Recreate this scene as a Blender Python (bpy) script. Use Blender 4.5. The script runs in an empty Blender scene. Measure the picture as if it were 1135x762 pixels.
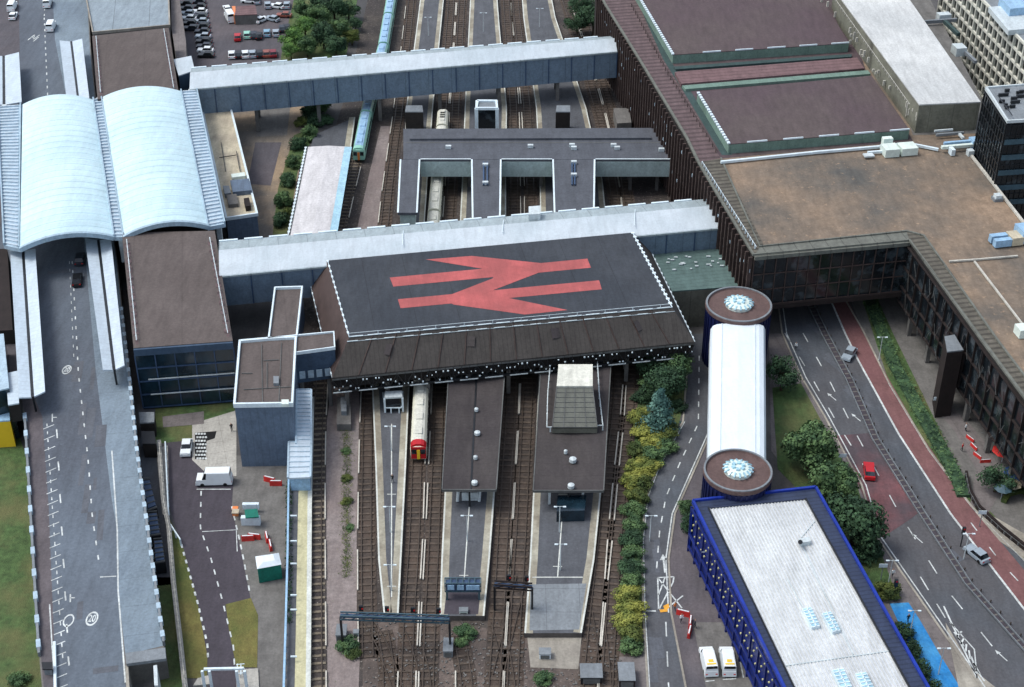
import bpy, math, random
from mathutils import Vector as V
random.seed(7)
R = math.radians
SC = bpy.context.scene
COL = SC.collection
# ------------------------------------------------------------------ survey: pixel + height -> point in the place
F, TH, H = 1700.0, R(34), 160.0
def P(px, py, z=0.0):
    u = (px-567.5)/F; v = -(py-381)/F
    d = V((u, math.cos(TH)+v*math.sin(TH), -math.sin(TH)+v*math.cos(TH)))
    k = (z-H)/d.z
    return V((0, 0, H))+d*k
def PL(pts, z=0.0): return [P(x, y, z) for x, y in pts]
def at_z(pts, z): return [V((p.x, p.y, z)) for p in pts]
def lerp(a, b, t): return a+(b-a)*t
def C(r, g, b):
    f = lambda c: (c/255/12.92) if c/255 <= .04045 else ((c/255+.055)/1.055)**2.4
    return (f(r)*.97, f(g)*1.025, f(b)*1.0)
# ------------------------------------------------------------------ materials
MATS = {}
def mat(name, col, rough=.85, var=.18, scale=.35, stripes=(), metal=0, patch=None, pscale=.05, pthr=.5, pw=.12, speck=None, bump=0, spec=.35, grime=None):
    m = bpy.data.materials.new(name); m.use_nodes = True; MATS[name] = m
    nt = m.node_tree; N = nt.nodes; L = nt.links; b = N['Principled BSDF']
    b.inputs['Roughness'].default_value = rough; b.inputs['Metallic'].default_value = metal
    b.inputs['Specular IOR Level'].default_value = spec
    geo = N.new('ShaderNodeNewGeometry'); pos = geo.outputs['Position']
    def noise(s, det=6, ro=.6):
        n = N.new('ShaderNodeTexNoise'); n.inputs['Scale'].default_value = s; n.inputs['Detail'].default_value = det
        n.inputs['Roughness'].default_value = ro; L.new(pos, n.inputs['Vector']); return n.outputs['Fac']
    def mr(x, a, b_, c, d):
        n = N.new('ShaderNodeMapRange'); n.inputs[1].default_value = a; n.inputs[2].default_value = b_; n.inputs[3].default_value = c; n.inputs[4].default_value = d
        L.new(x, n.inputs[0]); return n.outputs[0]
    def mix(f, a, b_, mode='MIX'):
        n = N.new('ShaderNodeMix'); n.data_type = 'RGBA'; n.blend_type = mode
        for s, x in ((n.inputs[0], f), (n.inputs[6], a), (n.inputs[7], b_)):
            if hasattr(x, 'links') or hasattr(x, 'is_linked'): L.new(x, s)
            else: s.default_value = x if not isinstance(x, tuple) else (*x, 1)
        return n.outputs[2]
    nf = noise(scale)
    c0 = tuple(c*(1-var) for c in col); c1 = tuple(min(1, c*(1+var)) for c in col)
    out = mix(mr(nf, .3, .7, 0, 1), c0, c1)
    if patch: out = mix(mr(noise(pscale, 4, .55), pthr-pw, pthr+pw, 0, 1), out, patch)
    if speck: out = mix(mr(noise(speck[0], 3, .7), speck[1], speck[1]+.06, 0, speck[3] if len(speck) > 3 else 1), out, speck[2])
    if grime is None: grime = 0 if name.startswith(('paint', 'leaf', 'skin')) else .05 if name.startswith('tube') else .09 if name in ('vault', 'bridge_roof', 'canopy_white', 'ribbed_white', 'white_trim', 'logo_red', 'unit_white') else .18
    if grime:       # streaks that run with the building grid, and fine mottling
        mp = N.new('ShaderNodeMapping'); mp.inputs['Rotation'].default_value = (0, 0, R(-10)); mp.inputs['Scale'].default_value = (.9, .16, .5); L.new(pos, mp.inputs[0])
        sn = N.new('ShaderNodeTexNoise'); sn.inputs['Scale'].default_value = .9; sn.inputs['Detail'].default_value = 5; sn.inputs['Roughness'].default_value = .7; L.new(mp.outputs[0], sn.inputs['Vector'])
        def grey(x):
            cb = N.new('ShaderNodeCombineColor'); [L.new(x, cb.inputs[i]) for i in range(3)]; return cb.outputs[0]
        out = mix(1.0, out, grey(mr(sn.outputs['Fac'], .32, .62, 1-grime*1.1, 1.04)), 'MULTIPLY')
        out = mix(1.0, out, grey(mr(noise(2.2, 3, .75), .3, .7, 1-grime*.9, 1+grime*.9)), 'MULTIPLY')
    for ang, per, frac, colr in stripes:
        dv = (0, 0, 1/per) if ang == 'z' else (math.cos(R(ang))/per, math.sin(R(ang))/per, 0)
        n = N.new('ShaderNodeVectorMath'); n.operation = 'DOT_PRODUCT'; L.new(pos, n.inputs[0]); n.inputs[1].default_value = dv
        f = N.new('ShaderNodeMath'); f.operation = 'FRACT'; L.new(n.outputs['Value'], f.inputs[0])
        g = N.new('ShaderNodeMath'); g.operation = 'LESS_THAN'; L.new(f.outputs[0], g.inputs[0]); g.inputs[1].default_value = frac
        if isinstance(colr, (int, float)): out = mix(g.outputs[0], out, mix(1.0, out, (colr,)*3, 'MULTIPLY'))
        else: out = mix(g.outputs[0], out, colr)
    L.new(out, b.inputs['Base Color'])
    if bump:
        n = N.new('ShaderNodeBump'); n.inputs['Strength'].default_value = bump; n.inputs['Distance'].default_value = .3
        L.new(noise(scale*6, 4), n.inputs['Height']); L.new(n.outputs[0], b.inputs['Normal'])
    return m
G10, G100 = 10, 100     # the building grid runs at 10 and 100 degrees
M = mat
M('ground', C(92, 88, 88), var=.25, scale=.2, patch=C(74, 72, 74), pscale=.03)
M('asphalt', C(82, 86, 94), var=.14, scale=.25, patch=C(88, 86, 90), pscale=.04, speck=(1.4, .66, C(96, 94, 96), .5))
M('asphalt_blue', C(102, 110, 122), var=.10, scale=.12, patch=C(84, 88, 98), pscale=.03, speck=(1.2, .66, C(104, 110, 120), .5))
M('repair', C(92, 94, 102), var=.1)
M('asphalt_dark', C(72, 66, 74), var=.12, scale=.3, speck=(1.5, .66, C(88, 84, 90), .5))
M('asphalt_warm', C(98, 90, 94), var=.15, scale=.3, patch=C(84, 80, 86), pscale=.06)
M('slab_blue', C(124, 136, 148), var=.08, scale=.15, stripes=((100, 6, .02, .8),), patch=C(112, 124, 138), pscale=.05)
M('red_lane', C(120, 84, 84), var=.16, scale=.4, patch=C(122, 84, 86), pscale=.08)
M('red_patch', C(116, 76, 80), var=.14, scale=.3, patch=C(82, 72, 78), pscale=.09)
M('pave', C(116, 108, 108), var=.16, scale=.4, stripes=((10, 2.2, .05, .85), (100, 2.2, .05, .85)))
M('pave_light', C(176, 170, 164), var=.12, scale=.3, stripes=((15, 3, .04, .8), (105, 3, .04, .8)))
M('concrete', C(168, 160, 150), var=.2, scale=.3, patch=C(140, 132, 124), pscale=.1)
M('concrete_dark', C(110, 106, 104), var=.2, scale=.4)
M('slab_grey', C(128, 132, 138), var=.15, scale=.25, stripes=((0, 5, .02, .7), (90, 5, .02, .7)))
M('ballast', C(80, 72, 68), var=.45, scale=.8, patch=C(60, 54, 54), pscale=.12, speck=(2.2, .62, C(150, 140, 134), .75), bump=.4)
M('ballast_dark', C(68, 60, 56), var=.4, scale=1.0, patch=C(84, 70, 62), pscale=.15, speck=(2.5, .66, C(120, 112, 104), .7), bump=.3)
M('gravel_bed', C(112, 98, 92), var=.35, scale=.9, patch=C(84, 74, 70), pscale=.1, speck=(1.8, .62, C(150, 138, 130), .8), bump=.3)
M('gravel_pink', C(140, 128, 126), var=.25, scale=.9, patch=C(128, 114, 112), pscale=.08, speck=(1.6, .66, C(96, 100, 78), .7), bump=.3)
M('track_edge', C(172, 165, 150), var=.2, scale=.5, patch=C(140, 130, 116), pscale=.2)
M('strip_yellow', C(192, 184, 150), var=.1, scale=.5)
M('strip_white', C(205, 205, 200), var=.1, scale=.5)
M('line_white', C(205, 207, 208), var=.1, scale=.8, grime=.35)
M('line_orange', C(226, 160, 60), var=.1)
M('dirt', C(152, 130, 108), var=.2, scale=.25, patch=C(112, 104, 98), pscale=.07, speck=(.8, .64, C(170, 150, 128)))
M('grass', C(72, 94, 54), var=.35, scale=.9, patch=C(100, 100, 64), pscale=.12, pthr=.55, bump=.5)
M('grass_dry', C(120, 110, 62), var=.3, scale=.6, patch=C(84, 92, 46), pscale=.15, bump=.5)
M('blue_paint', C(40, 128, 196), var=.12, scale=.5, patch=C(70, 146, 200), pscale=.25)
M('sleeper', C(88, 76, 68), var=.35, scale=1.2)
M('sleeper_light', C(124, 112, 98), var=.25, scale=1.2)
M('rail', C(84, 72, 64), rough=.45, metal=.3, var=.2)
M('third_rail', C(196, 188, 178), rough=.6, var=.2)
M('platform_top', C(86, 87, 93), var=.14, scale=.3, speck=(1.5, .64, C(112, 110, 118), .6))
M('platform_side', C(86, 80, 78), var=.25, scale=.5)
# buildings
M('vault', C(190, 213, 224), rough=.6, var=.05, scale=.15, stripes=((100, 3.0, .5, .955), (100, .9, .12, .93)), patch=C(202, 222, 230), pscale=.04)
M('vault_edge', C(160, 180, 196), rough=.5, var=.12, scale=.5)
M('gutter', C(172, 190, 206), rough=.5, var=.12, scale=.4)
M('canopy_white', C(190, 200, 212), rough=.5, var=.06, scale=.5, stripes=((100, 1.2, .1, .88),))
M('annexe_roof', C(140, 150, 160), var=.1, scale=.3, stripes=((10, 9, .02, .6),))
M('canopy_pink', C(206, 200, 202), rough=.6, var=.05, scale=.3, stripes=((100, 1.0, .15, .94),))
M('brown_roof', C(96, 86, 84), var=.10, scale=.2, patch=C(90, 80, 78), pscale=.06, stripes=((10, 9, .03, .9),))
M('brown_roof_dark', C(62, 56, 58), var=.12, scale=.3, stripes=((90, 3.2, .04, .85),), patch=C(70, 64, 64), pscale=.08)
M('purple_roof', C(88, 76, 76), var=.10, scale=.15, patch=C(84, 69, 74), pscale=.04)
M('pink_roof', C(116, 90, 92), var=.14, scale=.4, stripes=((100, 1.6, .25, .75),))
M('purple_rib', C(102, 84, 86), var=.2, scale=.5, stripes=((100, 1.9, .4, .62),))
M('green_fascia', C(112, 134, 124), var=.12, scale=.3, stripes=((10, 4, .03, .8),))
M('green_dark', C(58, 76, 76), var=.15, scale=.3)
M('gravel_roof', C(142, 120, 102), var=.2, scale=.5, patch=C(88, 85, 82), pscale=.05, pthr=.53, pw=.15, speck=(.9, .62, C(158, 132, 110), .7))
M('parapet_rib', C(98, 92, 84), var=.25, scale=.6, stripes=((100, 1.4, .4, .55),))
M('parapet_rib2', C(108, 108, 102), var=.2, scale=.6, stripes=((10, 3, .06, .6),))
M('parapet_light', C(190, 184, 176), var=.15, scale=.5)
M('grey_white_roof', C(204, 202, 202), var=.07, scale=.12, patch=C(188, 187, 188), pscale=.07, stripes=((100, 5, .012, .85),))
M('concrete_wall', C(112, 110, 100), var=.14, scale=.3, stripes=((10, 5, .03, .7),), patch=C(126, 124, 112), pscale=.15)
M('dark_brown', C(40, 32, 31), var=.25, scale=.5)
M('dark_wall', C(42, 39, 39), var=.3, scale=.4, patch=C(44, 38, 36), pscale=.15)
M('fin', C(72, 58, 55), var=.25, scale=.4)
M('mullion', C(96, 96, 96), var=.2)
M('glass_dark', C(24, 29, 34), rough=.12, var=.5, scale=.3, patch=C(58, 66, 72), pscale=.35, pthr=.58, pw=.05, spec=.6)  # lighter patches are varied pane reflections painted into the glass colour
M('glass_teal', C(28, 46, 58), rough=.15, var=.5, scale=.25, spec=.6)
M('glass_sky', C(164, 200, 218), rough=.15, var=.12, scale=.8, spec=.6)
M('glass_green', C(98, 98, 90), rough=.2, var=.12, scale=.5, spec=.6)
M('tile_white', C(212, 208, 198), var=.1, scale=.5)
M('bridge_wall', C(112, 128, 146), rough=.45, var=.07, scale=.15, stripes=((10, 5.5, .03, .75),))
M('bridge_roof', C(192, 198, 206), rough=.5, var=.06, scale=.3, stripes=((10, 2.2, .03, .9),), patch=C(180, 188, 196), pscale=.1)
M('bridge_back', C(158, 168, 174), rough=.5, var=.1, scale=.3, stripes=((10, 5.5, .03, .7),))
M('block_wall', C(96, 110, 130), rough=.45, var=.07, scale=.15, stripes=((10, 1.2, .12, .86),))
M('navy_wall', C(62, 80, 102), rough=.4, var=.12, scale=.3)
M('white_trim', C(214, 224, 232), var=.08, scale=.5)
M('logo_roof', C(62, 65, 72), var=.14, scale=.2, stripes=((10, 7.5, .02, .8), (10, .75, .15, .93)), patch=C(54, 58, 66), pscale=.07)
M('logo_red', C(182, 92, 92), var=.12, patch=C(160, 84, 84), pscale=.15, scale=.5, stripes=((10, .75, .15, .95),))
M('slope_front', C(70, 65, 63), var=.12, scale=.25, stripes=((10, .8, .2, .82),))
M('slope_left', C(74, 60, 58), var=.14, scale=.3, stripes=((100, .8, .2, .8),))
M('hall_roof', C(84, 86, 94), var=.12, scale=.2, stripes=((100, 3.5, .04, .85),))
M('hall_wall', C(168, 182, 182), rough=.5, var=.07, scale=.3)
M('beige_roof', C(206, 192, 168), var=.1, scale=.3, patch=C(178, 164, 146), pscale=.12)
M('drum_roof', C(98, 78, 76), var=.14, scale=.4)
M('drum_wall', C(28, 34, 76), rough=.4, var=.2)
M('tube_white', C(218, 224, 232), rough=.4, var=.03, scale=.2, stripes=((100, 6, .01, .92),))
M('blue_frame', C(30, 54, 150), rough=.35, var=.16, scale=.4)
M('blue_top', C(52, 60, 84), rough=.4, var=.18, scale=.5, stripes=((100, .8, .25, .7),))
M('blue_wall', C(26, 40, 108), rough=.4, var=.2, scale=.4)
M('ribbed_white', C(210, 211, 218), rough=.4, metal=.15, var=.06, scale=.04, patch=C(222, 223, 228), pscale=.06)
M('window_light', C(196, 190, 140), rough=.3, var=.2)
M('corrugated_green', C(88, 108, 106), var=.12, scale=.4, stripes=((100, 1.2, .25, .85),))
M('grey_metal', C(124, 128, 134), rough=.45, var=.12)
M('light_metal', C(200, 206, 210), rough=.4, var=.08)
M('unit_white', C(214, 222, 216), rough=.5, var=.08)
M('unit_blue', C(152, 184, 214), rough=.45, var=.1)
M('black_metal', C(34, 36, 40), rough=.4, var=.2)
M('teal_metal', C(66, 88, 100), rough=.45, var=.12)
M('steel_blue', C(60, 80, 110), rough=.45, var=.12)
M('rubber', C(22, 22, 24), rough=.8, var=.1)
M('bark', C(70, 56, 44), var=.25, scale=2)
for n_, c_ in (('white', (228, 230, 234)), ('silver', (156, 166, 178)), ('black', (24, 25, 29)), ('dark', (42, 46, 56)), ('red', (184, 30, 38)), ('blue', (44, 66, 110)), ('paleblue', (130, 166, 190)), ('green', (150, 200, 184)), ('brick', (140, 76, 62)), ('orange', (226, 130, 70)), ('yellow', (238, 196, 50)), ('teal', (20, 116, 100)), ('cream', (228, 222, 204)), ('maroon', (128, 34, 44))):
    M('paint_'+n_, C(*c_), rough=.3, var=.04, scale=1, spec=.5)
M('barrier_red', C(196, 50, 46), rough=.5, var=.08)
M('awning', C(24, 112, 96), rough=.7, var=.12)
M('lamp_red', C(200, 30, 30), rough=.3, var=.05)
M('skin', C(170, 130, 110), var=.1)
for n_, a, b_ in (('leaf_green', (92, 116, 74), (60, 84, 56)), ('leaf_bright', (108, 142, 72), (72, 104, 56)), ('leaf_dark', (66, 92, 64), (42, 64, 46)), ('leaf_blue', (100, 134, 124), (62, 94, 90)), ('leaf_yellow', (150, 150, 74), (98, 108, 54)), ('leaf_olive', (96, 104, 52), (62, 76, 40))):
    M(n_, C(*a), rough=.9, var=.25, scale=1.5, patch=C(*b_), pscale=.45, pw=.08)
# ------------------------------------------------------------------ mesh helper
class MB:
    def __init__(s): s.v = []; s.f = []; s.m = []; s.k = 0; s.names = []; s.cuts = []
    def use(s, name):
        if name not in s.names: s.names.append(name)
        s.k = s.names.index(name); return s
    def add(s, vs, fs):
        s.cuts.append((len(s.v), len(s.f)))
        o = len(s.v); s.v += [tuple(p) for p in vs]; s.f += [tuple(o+i for i in f) for f in fs]; s.m += [s.k]*len(fs)
        return s
    def face(s, pts): return s.add(pts, [tuple(range(len(pts)))])
    def loft(s, a, b, caps=True):
        n = len(a); fs = [(i, (i+1) % n, n+(i+1) % n, n+i) for i in range(n)]
        if caps: fs += [tuple(range(n))[::-1], tuple(range(n, 2*n))]
        return s.add(list(a)+list(b), fs)
    def prism(s, pts, z0, z1): return s.loft(at_z(pts, z0), at_z(pts, z1))
    def box(s, c, size, rz=0):
        x, y, z = (k/2 for k in size); ca, sa = math.cos(rz), math.sin(rz)
        q = [V((c[0]+ca*i*x-sa*j*y, c[1]+sa*i*x+ca*j*y, 0)) for i, j in ((-1, -1), (1, -1), (1, 1), (-1, 1))]
        return s.prism(q, c[2]-z, c[2]+z)
    def bar(s, a, b, w, h=None):
        a = V(a); b = V(b); h = h or w; d = (b-a)
        if d.length < 1e-6: return s
        d.normalize(); up = V((0, 0, 1)) if abs(d.z) < .95 else V((1, 0, 0))
        x = d.cross(up).normalized()*w/2; y = x.cross(d).normalized()*h/2
        o = [(-1, -1), (1, -1), (1, 1), (-1, 1)]
        return s.loft([a+x*i+y*j for i, j in o], [b+x*i+y*j for i, j in o])
    def tube(s, a, b, r, r2=None, n=8):
        a = V(a); b = V(b); r2 = r if r2 is None else r2; d = (b-a).normalized(); up = V((0, 0, 1)) if abs(d.z) < .95 else V((1, 0, 0))
        x = d.cross(up).normalized(); y = x.cross(d).normalized(); c = [(math.cos(t*2*math.pi/n), math.sin(t*2*math.pi/n)) for t in range(n)]
        return s.loft([a+x*r*i+y*r*j for i, j in c], [b+x*r2*i+y*r2*j for i, j in c])
    def lathe(s, c, prof, n=40):
        for (r0, z0), (r1, z1) in zip(prof, prof[1:]):
            ring = lambda r, z: [V((c[0]+r*math.cos(t*2*math.pi/n), c[1]+r*math.sin(t*2*math.pi/n), z)) for t in range(n)]
            s.loft(ring(max(r0, .001), z0), ring(max(r1, .001), z1), False)
        return s
    def strip(s, pts, w, z=None):
        a, b = ribbon(pts, w)
        if z is not None: a = at_z(a, z); b = at_z(b, z)
        for i in range(len(a)-1): s.face([a[i], b[i], b[i+1], a[i+1]])
        return s
    def wall(s, pts, w, z0, z1):
        a, b = ribbon(pts, w)
        q = at_z(a, 0)+at_z(b[::-1], 0)
        return s.prism(q, z0, z1)
    def dashes(s, pts, w, dl, gl, z):
        for a, b in walk(pts, dl, gl): s.strip([a, b], w, z)
        return s
    def each(s, name, material, root, **tags):
        cuts = s.cuts+[(len(s.v), len(s.f))]; out = []
        for (v0, f0), (v1, f1) in zip(cuts, cuts[1:]):
            b = MB(); b.v = s.v[v0:v1]; b.f = [tuple(i-v0 for i in f) for f in s.f[f0:f1]]; b.m = [0]*len(b.f); out.append(b.build(name, material, root, **tags))
        return out
    def build(s, name, material=None, root=None, **tags):
        me = bpy.data.meshes.new(name); vs = [V(p) for p in s.v]
        if root is None:
            lo = V((min(p.x for p in vs)+max(p.x for p in vs), min(p.y for p in vs)+max(p.y for p in vs), 2*min(p.z for p in vs)))/2
        else: lo = world_loc(root)
        me.from_pydata([p-lo for p in vs], [], s.f)
        for nm in ([material] if material else s.names): me.materials.append(MATS[nm])
        if not material: me.polygons.foreach_set('material_index', s.m)
        me.update()
        o = bpy.data.objects.new(name, me); COL.objects.link(o)
        if root is None: o.location = lo
        else: o.parent = root
        tag(o, **tags)
        return o
def world_loc(o):
    l = V((0, 0, 0))
    while o: l += o.location; o = o.parent
    return l
def ribbon(pts, w):
    a, b = [], []
    for i, p in enumerate(pts):
        d = V((0, 0, 0))
        if i: d += (p-pts[i-1]).normalized()
        if i < len(pts)-1: d += (pts[i+1]-p).normalized()
        d.z = 0; d.normalize(); n = V((-d.y, d.x, 0))*w/2
        a.append(p+n); b.append(p-n)
    return a, b
def walk(pts, dl, gl):
    out = []; pos = 0; on = True; left = dl; cur = pts[0]; st = cur
    for i in range(1, len(pts)):
        while True:
            d = (pts[i]-cur).length
            if d < left: left -= d; cur = pts[i]; break
            cur = lerp(cur, pts[i], left/d) if d else cur
            if on: out.append((st, cur)); on = False; left = gl
            else: on = True; left = dl; st = cur
    return out
def tag(o, label=None, cat=None, group=None, kind=None):
    for k, v in (('label', label), ('category', cat), ('group', group), ('kind', kind)):
        if v: o[k] = v
    return o
def thing(name, label, cat, loc, group=None):
    o = bpy.data.objects.new(name, None); COL.objects.link(o); o.location = loc; o.empty_display_size = .5
    return tag(o, label, cat, group)
def copy_tree(o, parent=None):
    c = o.copy(); COL.objects.link(c); c.parent = parent
    for ch in o.children: copy_tree(ch, c)
    return c
def spawn(proto, used, loc, rz=0, label=None, group=None, scale=None):
    """first use moves the prototype itself, later uses copy it"""
    o = proto if not used else copy_tree(proto)
    o.location = loc; o.rotation_euler = (0, 0, rz)
    if scale: o.scale = scale
    if label: o['label'] = label
    if group: o['group'] = group
    return o
def sheet(name, pts, z, material, **k):
    k.setdefault('kind', 'structure')
    return MB().face(PL(pts, z)).build(name, material, **k)
def cen(pts): return sum(pts, V((0, 0, 0)))/len(pts)
def cam_n(a, b):
    d = (b-a); n = V((-d.y, d.x, 0)).normalized(); m = (a+b)/2
    return n if n.dot(V((-m.x, -m.y, 0))) > 0 else -n
def facade(root, a, b, z0, z1, cols, rows, bw=.2, depth=.2, glass='glass_dark', bars='mullion', gname='glazing', bname='mullion_grid'):
    """a glazed curtain wall set in front of the wall a-b, with real mullions"""
    n = cam_n(a, b)
    g = MB(); q = [a+n*.02, b+n*.02, b+n*.10, a+n*.10]; g.prism(q, z0, z1); g.build(gname, glass, root)
    m = MB(); o = n*(.10+depth/2)
    for i in range(cols+1):
        p = lerp(a, b, i/cols)+o; m.box((p.x, p.y, (z0+z1)/2), (bw, depth, z1-z0), math.atan2((b-a).y, (b-a).x))
    for j in range(rows+1):
        z = z0+(z1-z0)*j/rows; p = lerp(a, b, .5)+o*1.02; m.box((p.x, p.y, z), ((b-a).length, depth*.86, bw), math.atan2((b-a).y, (b-a).x))
    m.build(bname, bars, root)
# ------------------------------------------------------------------ world, camera, light
cam = bpy.data.cameras.new('camera'); co = bpy.data.objects.new('camera', cam); COL.objects.link(co); SC.camera = co
co.location = (0, 0, H); co.rotation_euler = (R(90)-TH, 0, 0)
cam.sensor_width = 36; cam.lens = 36*F/1135; cam.clip_start = 1; cam.clip_end = 12000
w = bpy.data.worlds.new('World'); SC.world = w; w.use_nodes = True
sky = w.node_tree.nodes.new('ShaderNodeTexSky'); sky.sky_type = 'NISHITA'; sky.sun_disc = False
SUN_EL, SUN_AZ = 60, -85      # veiled sun from the left
sky.sun_elevation = R(SUN_EL); sky.sun_rotation = R(SUN_AZ); sky.altitude = 100; sky.dust_density = 3; sky.air_density = 1
bg = w.node_tree.nodes['Background']; bg.inputs[1].default_value = .15
hs = w.node_tree.nodes.new('ShaderNodeHueSaturation'); hs.inputs['Saturation'].default_value = .62
w.node_tree.links.new(sky.outputs[0], hs.inputs['Color']); w.node_tree.links.new(hs.outputs[0], bg.inputs[0])   # veiled sky
sl = bpy.data.lights.new('sun', 'SUN'); sl.energy = 1.1; sl.angle = R(20); sl.color = (1, .975, .94)
so = bpy.data.objects.new('sun', sl); COL.objects.link(so)
sd = V((math.sin(R(SUN_AZ))*math.cos(R(SUN_EL)), math.cos(R(SUN_AZ))*math.cos(R(SUN_EL)), math.sin(R(SUN_EL))))
so.rotation_euler = (-sd).to_track_quat('-Z', 'Y').to_euler()
SC.view_settings.view_transform = 'Standard'; SC.view_settings.look = 'None'; SC.view_settings.exposure = .55; SC.view_settings.gamma = 1
SC.cycles.max_bounces = 5
# ================================================================== THE GROUND
MB().face([V((-4000, -600, 0)), V((4000, -600, 0)), V((4000, 8000, 0)), V((-4000, 8000, 0))]).build('ground', 'ground', kind='structure')
sheet('rail_ballast', [(318, 800), (318, 560), (322, 430), (330, 300), (362, 170), (385, 100), (412, -20), (640, -20), (668, 60), (745, 150), (745, 260), (712, 440), (700, 560), (690, 690), (684, 800)], .03, 'ballast')
sheet('gravel_strip', [(361, 800), (360, 620), (362, 470), (368, 425), (398, 425), (399, 560), (398, 640), (400, 700), (396, 800)], .06, 'gravel_pink')
sheet('gravel_strip', [(394, 262), (410, 190), (422, 140), (436, 140), (424, 200), (418, 262)], .06, 'gravel_pink')
sheet('gravel_bed', [(402, 800), (402, 690), (500, 690), (700, 725), (690, 800)], .05, 'gravel_bed')
sheet('concrete_pad', [(584, 702), (645, 702), (641, 742), (588, 740)], .09, 'concrete')
sheet('car_park', [(190, -30), (345, -30), (345, 20), (320, 75), (200, 78)], .04, 'asphalt_warm')
sheet('yard', [(258, 118), (345, 108), (318, 270), (255, 275)], .03, 'dirt')
sheet('yard_paving', [(286, 118), (322, 116), (318, 150), (284, 152)], .06, 'concrete_dark')
sheet('yard_paving', [(283, 158), (312, 158), (300, 206), (274, 204)], .06, 'asphalt_warm')
sheet('service_yard', [(255, 505), (322, 505), (317, 800), (285, 800), (278, 665), (256, 562)], .03, 'concrete_dark')
sheet('lower_road', [(182, 478), (262, 478), (257, 562), (278, 665), (284, 760), (286, 800), (228, 800), (231, 740), (219, 668), (201, 604), (188, 562)], .05, 'asphalt_dark')
sheet('paving', [(213, 470), (262, 455), (262, 528), (232, 528), (213, 510)], .08, 'pave_light')
sheet('grass_verge', [(0, 490), (-60, 490), (-60, 800), (60, 800), (48, 735), (34, 520), (20, 480)], .04, 'grass', kind='stuff')
sheet('grass_verge', [(172, 452), (265, 440), (258, 462), (214, 488), (172, 492)], .06, 'grass', kind='stuff')
sheet('footpath', [(180, 462), (226, 456), (226, 470), (181, 474)], .09, 'pave')
sheet('grass_verge', [(188, 575), (202, 604), (219, 668), (230, 728), (229, 752), (207, 752), (196, 660)], .07, 'grass_dry', kind='stuff')
sheet('grass_verge', [(250, 670), (278, 663), (286, 682), (285, 740), (262, 740), (254, 700)], .08, 'grass_dry', kind='stuff')
sheet('grass_verge', [(170, 640), (190, 640), (205, 770), (178, 770)], .05, 'grass', kind='stuff')
sheet('hard_standing', [(152, 448), (174, 448), (190, 648), (168, 650), (160, 560)], .05, 'asphalt')
sheet('grass_verge', [(305, 118), (372, 105), (384, 60), (400, -20), (330, -20), (312, 60)], .05, 'grass', kind='stuff')
sheet('grass_verge', [(326, 150), (352, 140), (330, 190), (318, 262), (302, 262), (308, 210)], .06, 'grass', kind='stuff')
sheet('planting_bed', [(705, 400), (762, 385), (762, 430), (750, 480), (718, 540), (712, 600), (712, 724), (688, 724), (690, 600), (700, 480)], .06, 'grass', kind='stuff')
sheet('footpath', [(668, 728), (716, 728), (720, 800), (660, 800)], .07, 'pave')
# side road
SR_L = [(764, 370), (760, 431), (757, 468), (729, 518), (716, 552), (711, 600), (713, 680), (718, 762), (722, 800)]
SR_R = [(800, 370), (800, 420), (788, 480), (768, 525), (748, 570), (741, 620), (744, 680), (760, 762), (766, 800)]
sheet('side_road', SR_L+SR_R[::-1], .05, 'asphalt')
sheet('footpath', SR_R+[(860, 800), (850, 762), (775, 600), (776, 545), (812, 500), (820, 370)], .04, 'asphalt_warm')
sheet('parking_bay', [(768, 690), (850, 690), (880, 800), (790, 800)], .07, 'concrete_dark')
# dual carriageway
RL = [(845, 285), (862, 335), (867, 370), (888, 418), (914, 462), (955, 538), (972, 596), (1020, 665), (1083, 756), (1112, 800)]
RR = [(915, 285), (938, 335), (956, 366), (985, 425), (1030, 500), (1077, 562), (1138, 624), (1290, 780), (1310, 800)]
sheet('trunk_road', RL+RR[::-1], .05, 'asphalt')
RC = [(890, 320), (914, 370), (941, 420), (970, 486), (1020, 566), (1073, 647), (1126, 707), (1200, 790)]
RW = [(915, 320), (937, 370), (951, 399), (996, 481), (1054, 570), (1135, 675), (1230, 795)]
RX = [(934, 320), (957, 370), (973, 399), (1020, 481), (1076, 562), (1142, 640), (1290, 795)]
sheet('red_lane', RW+RX[::-1], .075, 'red_lane')
sheet('red_surfacing', [(926, 483), (966, 480), (1022, 565), (1010, 575), (978, 596)], .075, 'red_patch')
sheet('pavement', [(867, 370), (888, 418), (914, 462), (955, 538), (972, 596), (1020, 665), (1083, 756), (1112, 800), (1000, 800), (960, 640), (855, 500), (852, 370)], .03, 'pave')
sheet('grass_verge', [(856, 430), (888, 425), (912, 470), (950, 540), (972, 600), (992, 655), (975, 665), (940, 600), (862, 520)], .06, 'grass', kind='stuff')
sheet('cycle_parking_surface', [(986, 669), (1007, 668), (1020, 688), (1042, 726), (1068, 768), (1040, 790), (1010, 720)], .08, 'blue_paint')
sheet('paved_wedge', [(1048, 690), (1078, 742), (1120, 775), (1098, 800), (1070, 800)], .085, 'concrete')
sheet('pavement', [(938, 320), (956, 366), (985, 425), (1030, 500), (1077, 562), (1138, 624), (1300, 770), (1300, 300), (1008, 240), (940, 280)], .035, 'concrete_dark')
sheet('grass_verge', [(955, 330), (972, 330), (990, 370), (1024, 440), (1072, 540), (1140, 612), (1136, 622), (1066, 548), (1026, 496), (984, 420)], .06, 'grass', kind='stuff')
sheet('footpath', [(1038, 415), (1052, 448), (1075, 470), (1100, 500), (1112, 540), (1095, 570), (1075, 560), (1082, 520), (1058, 478), (1034, 450)], .07, 'pave')
sheet('footpath', [(1068, 580), (1090, 588), (1150, 628), (1150, 600), (1100, 572), (1070, 565)], .07, 'concrete')
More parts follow.
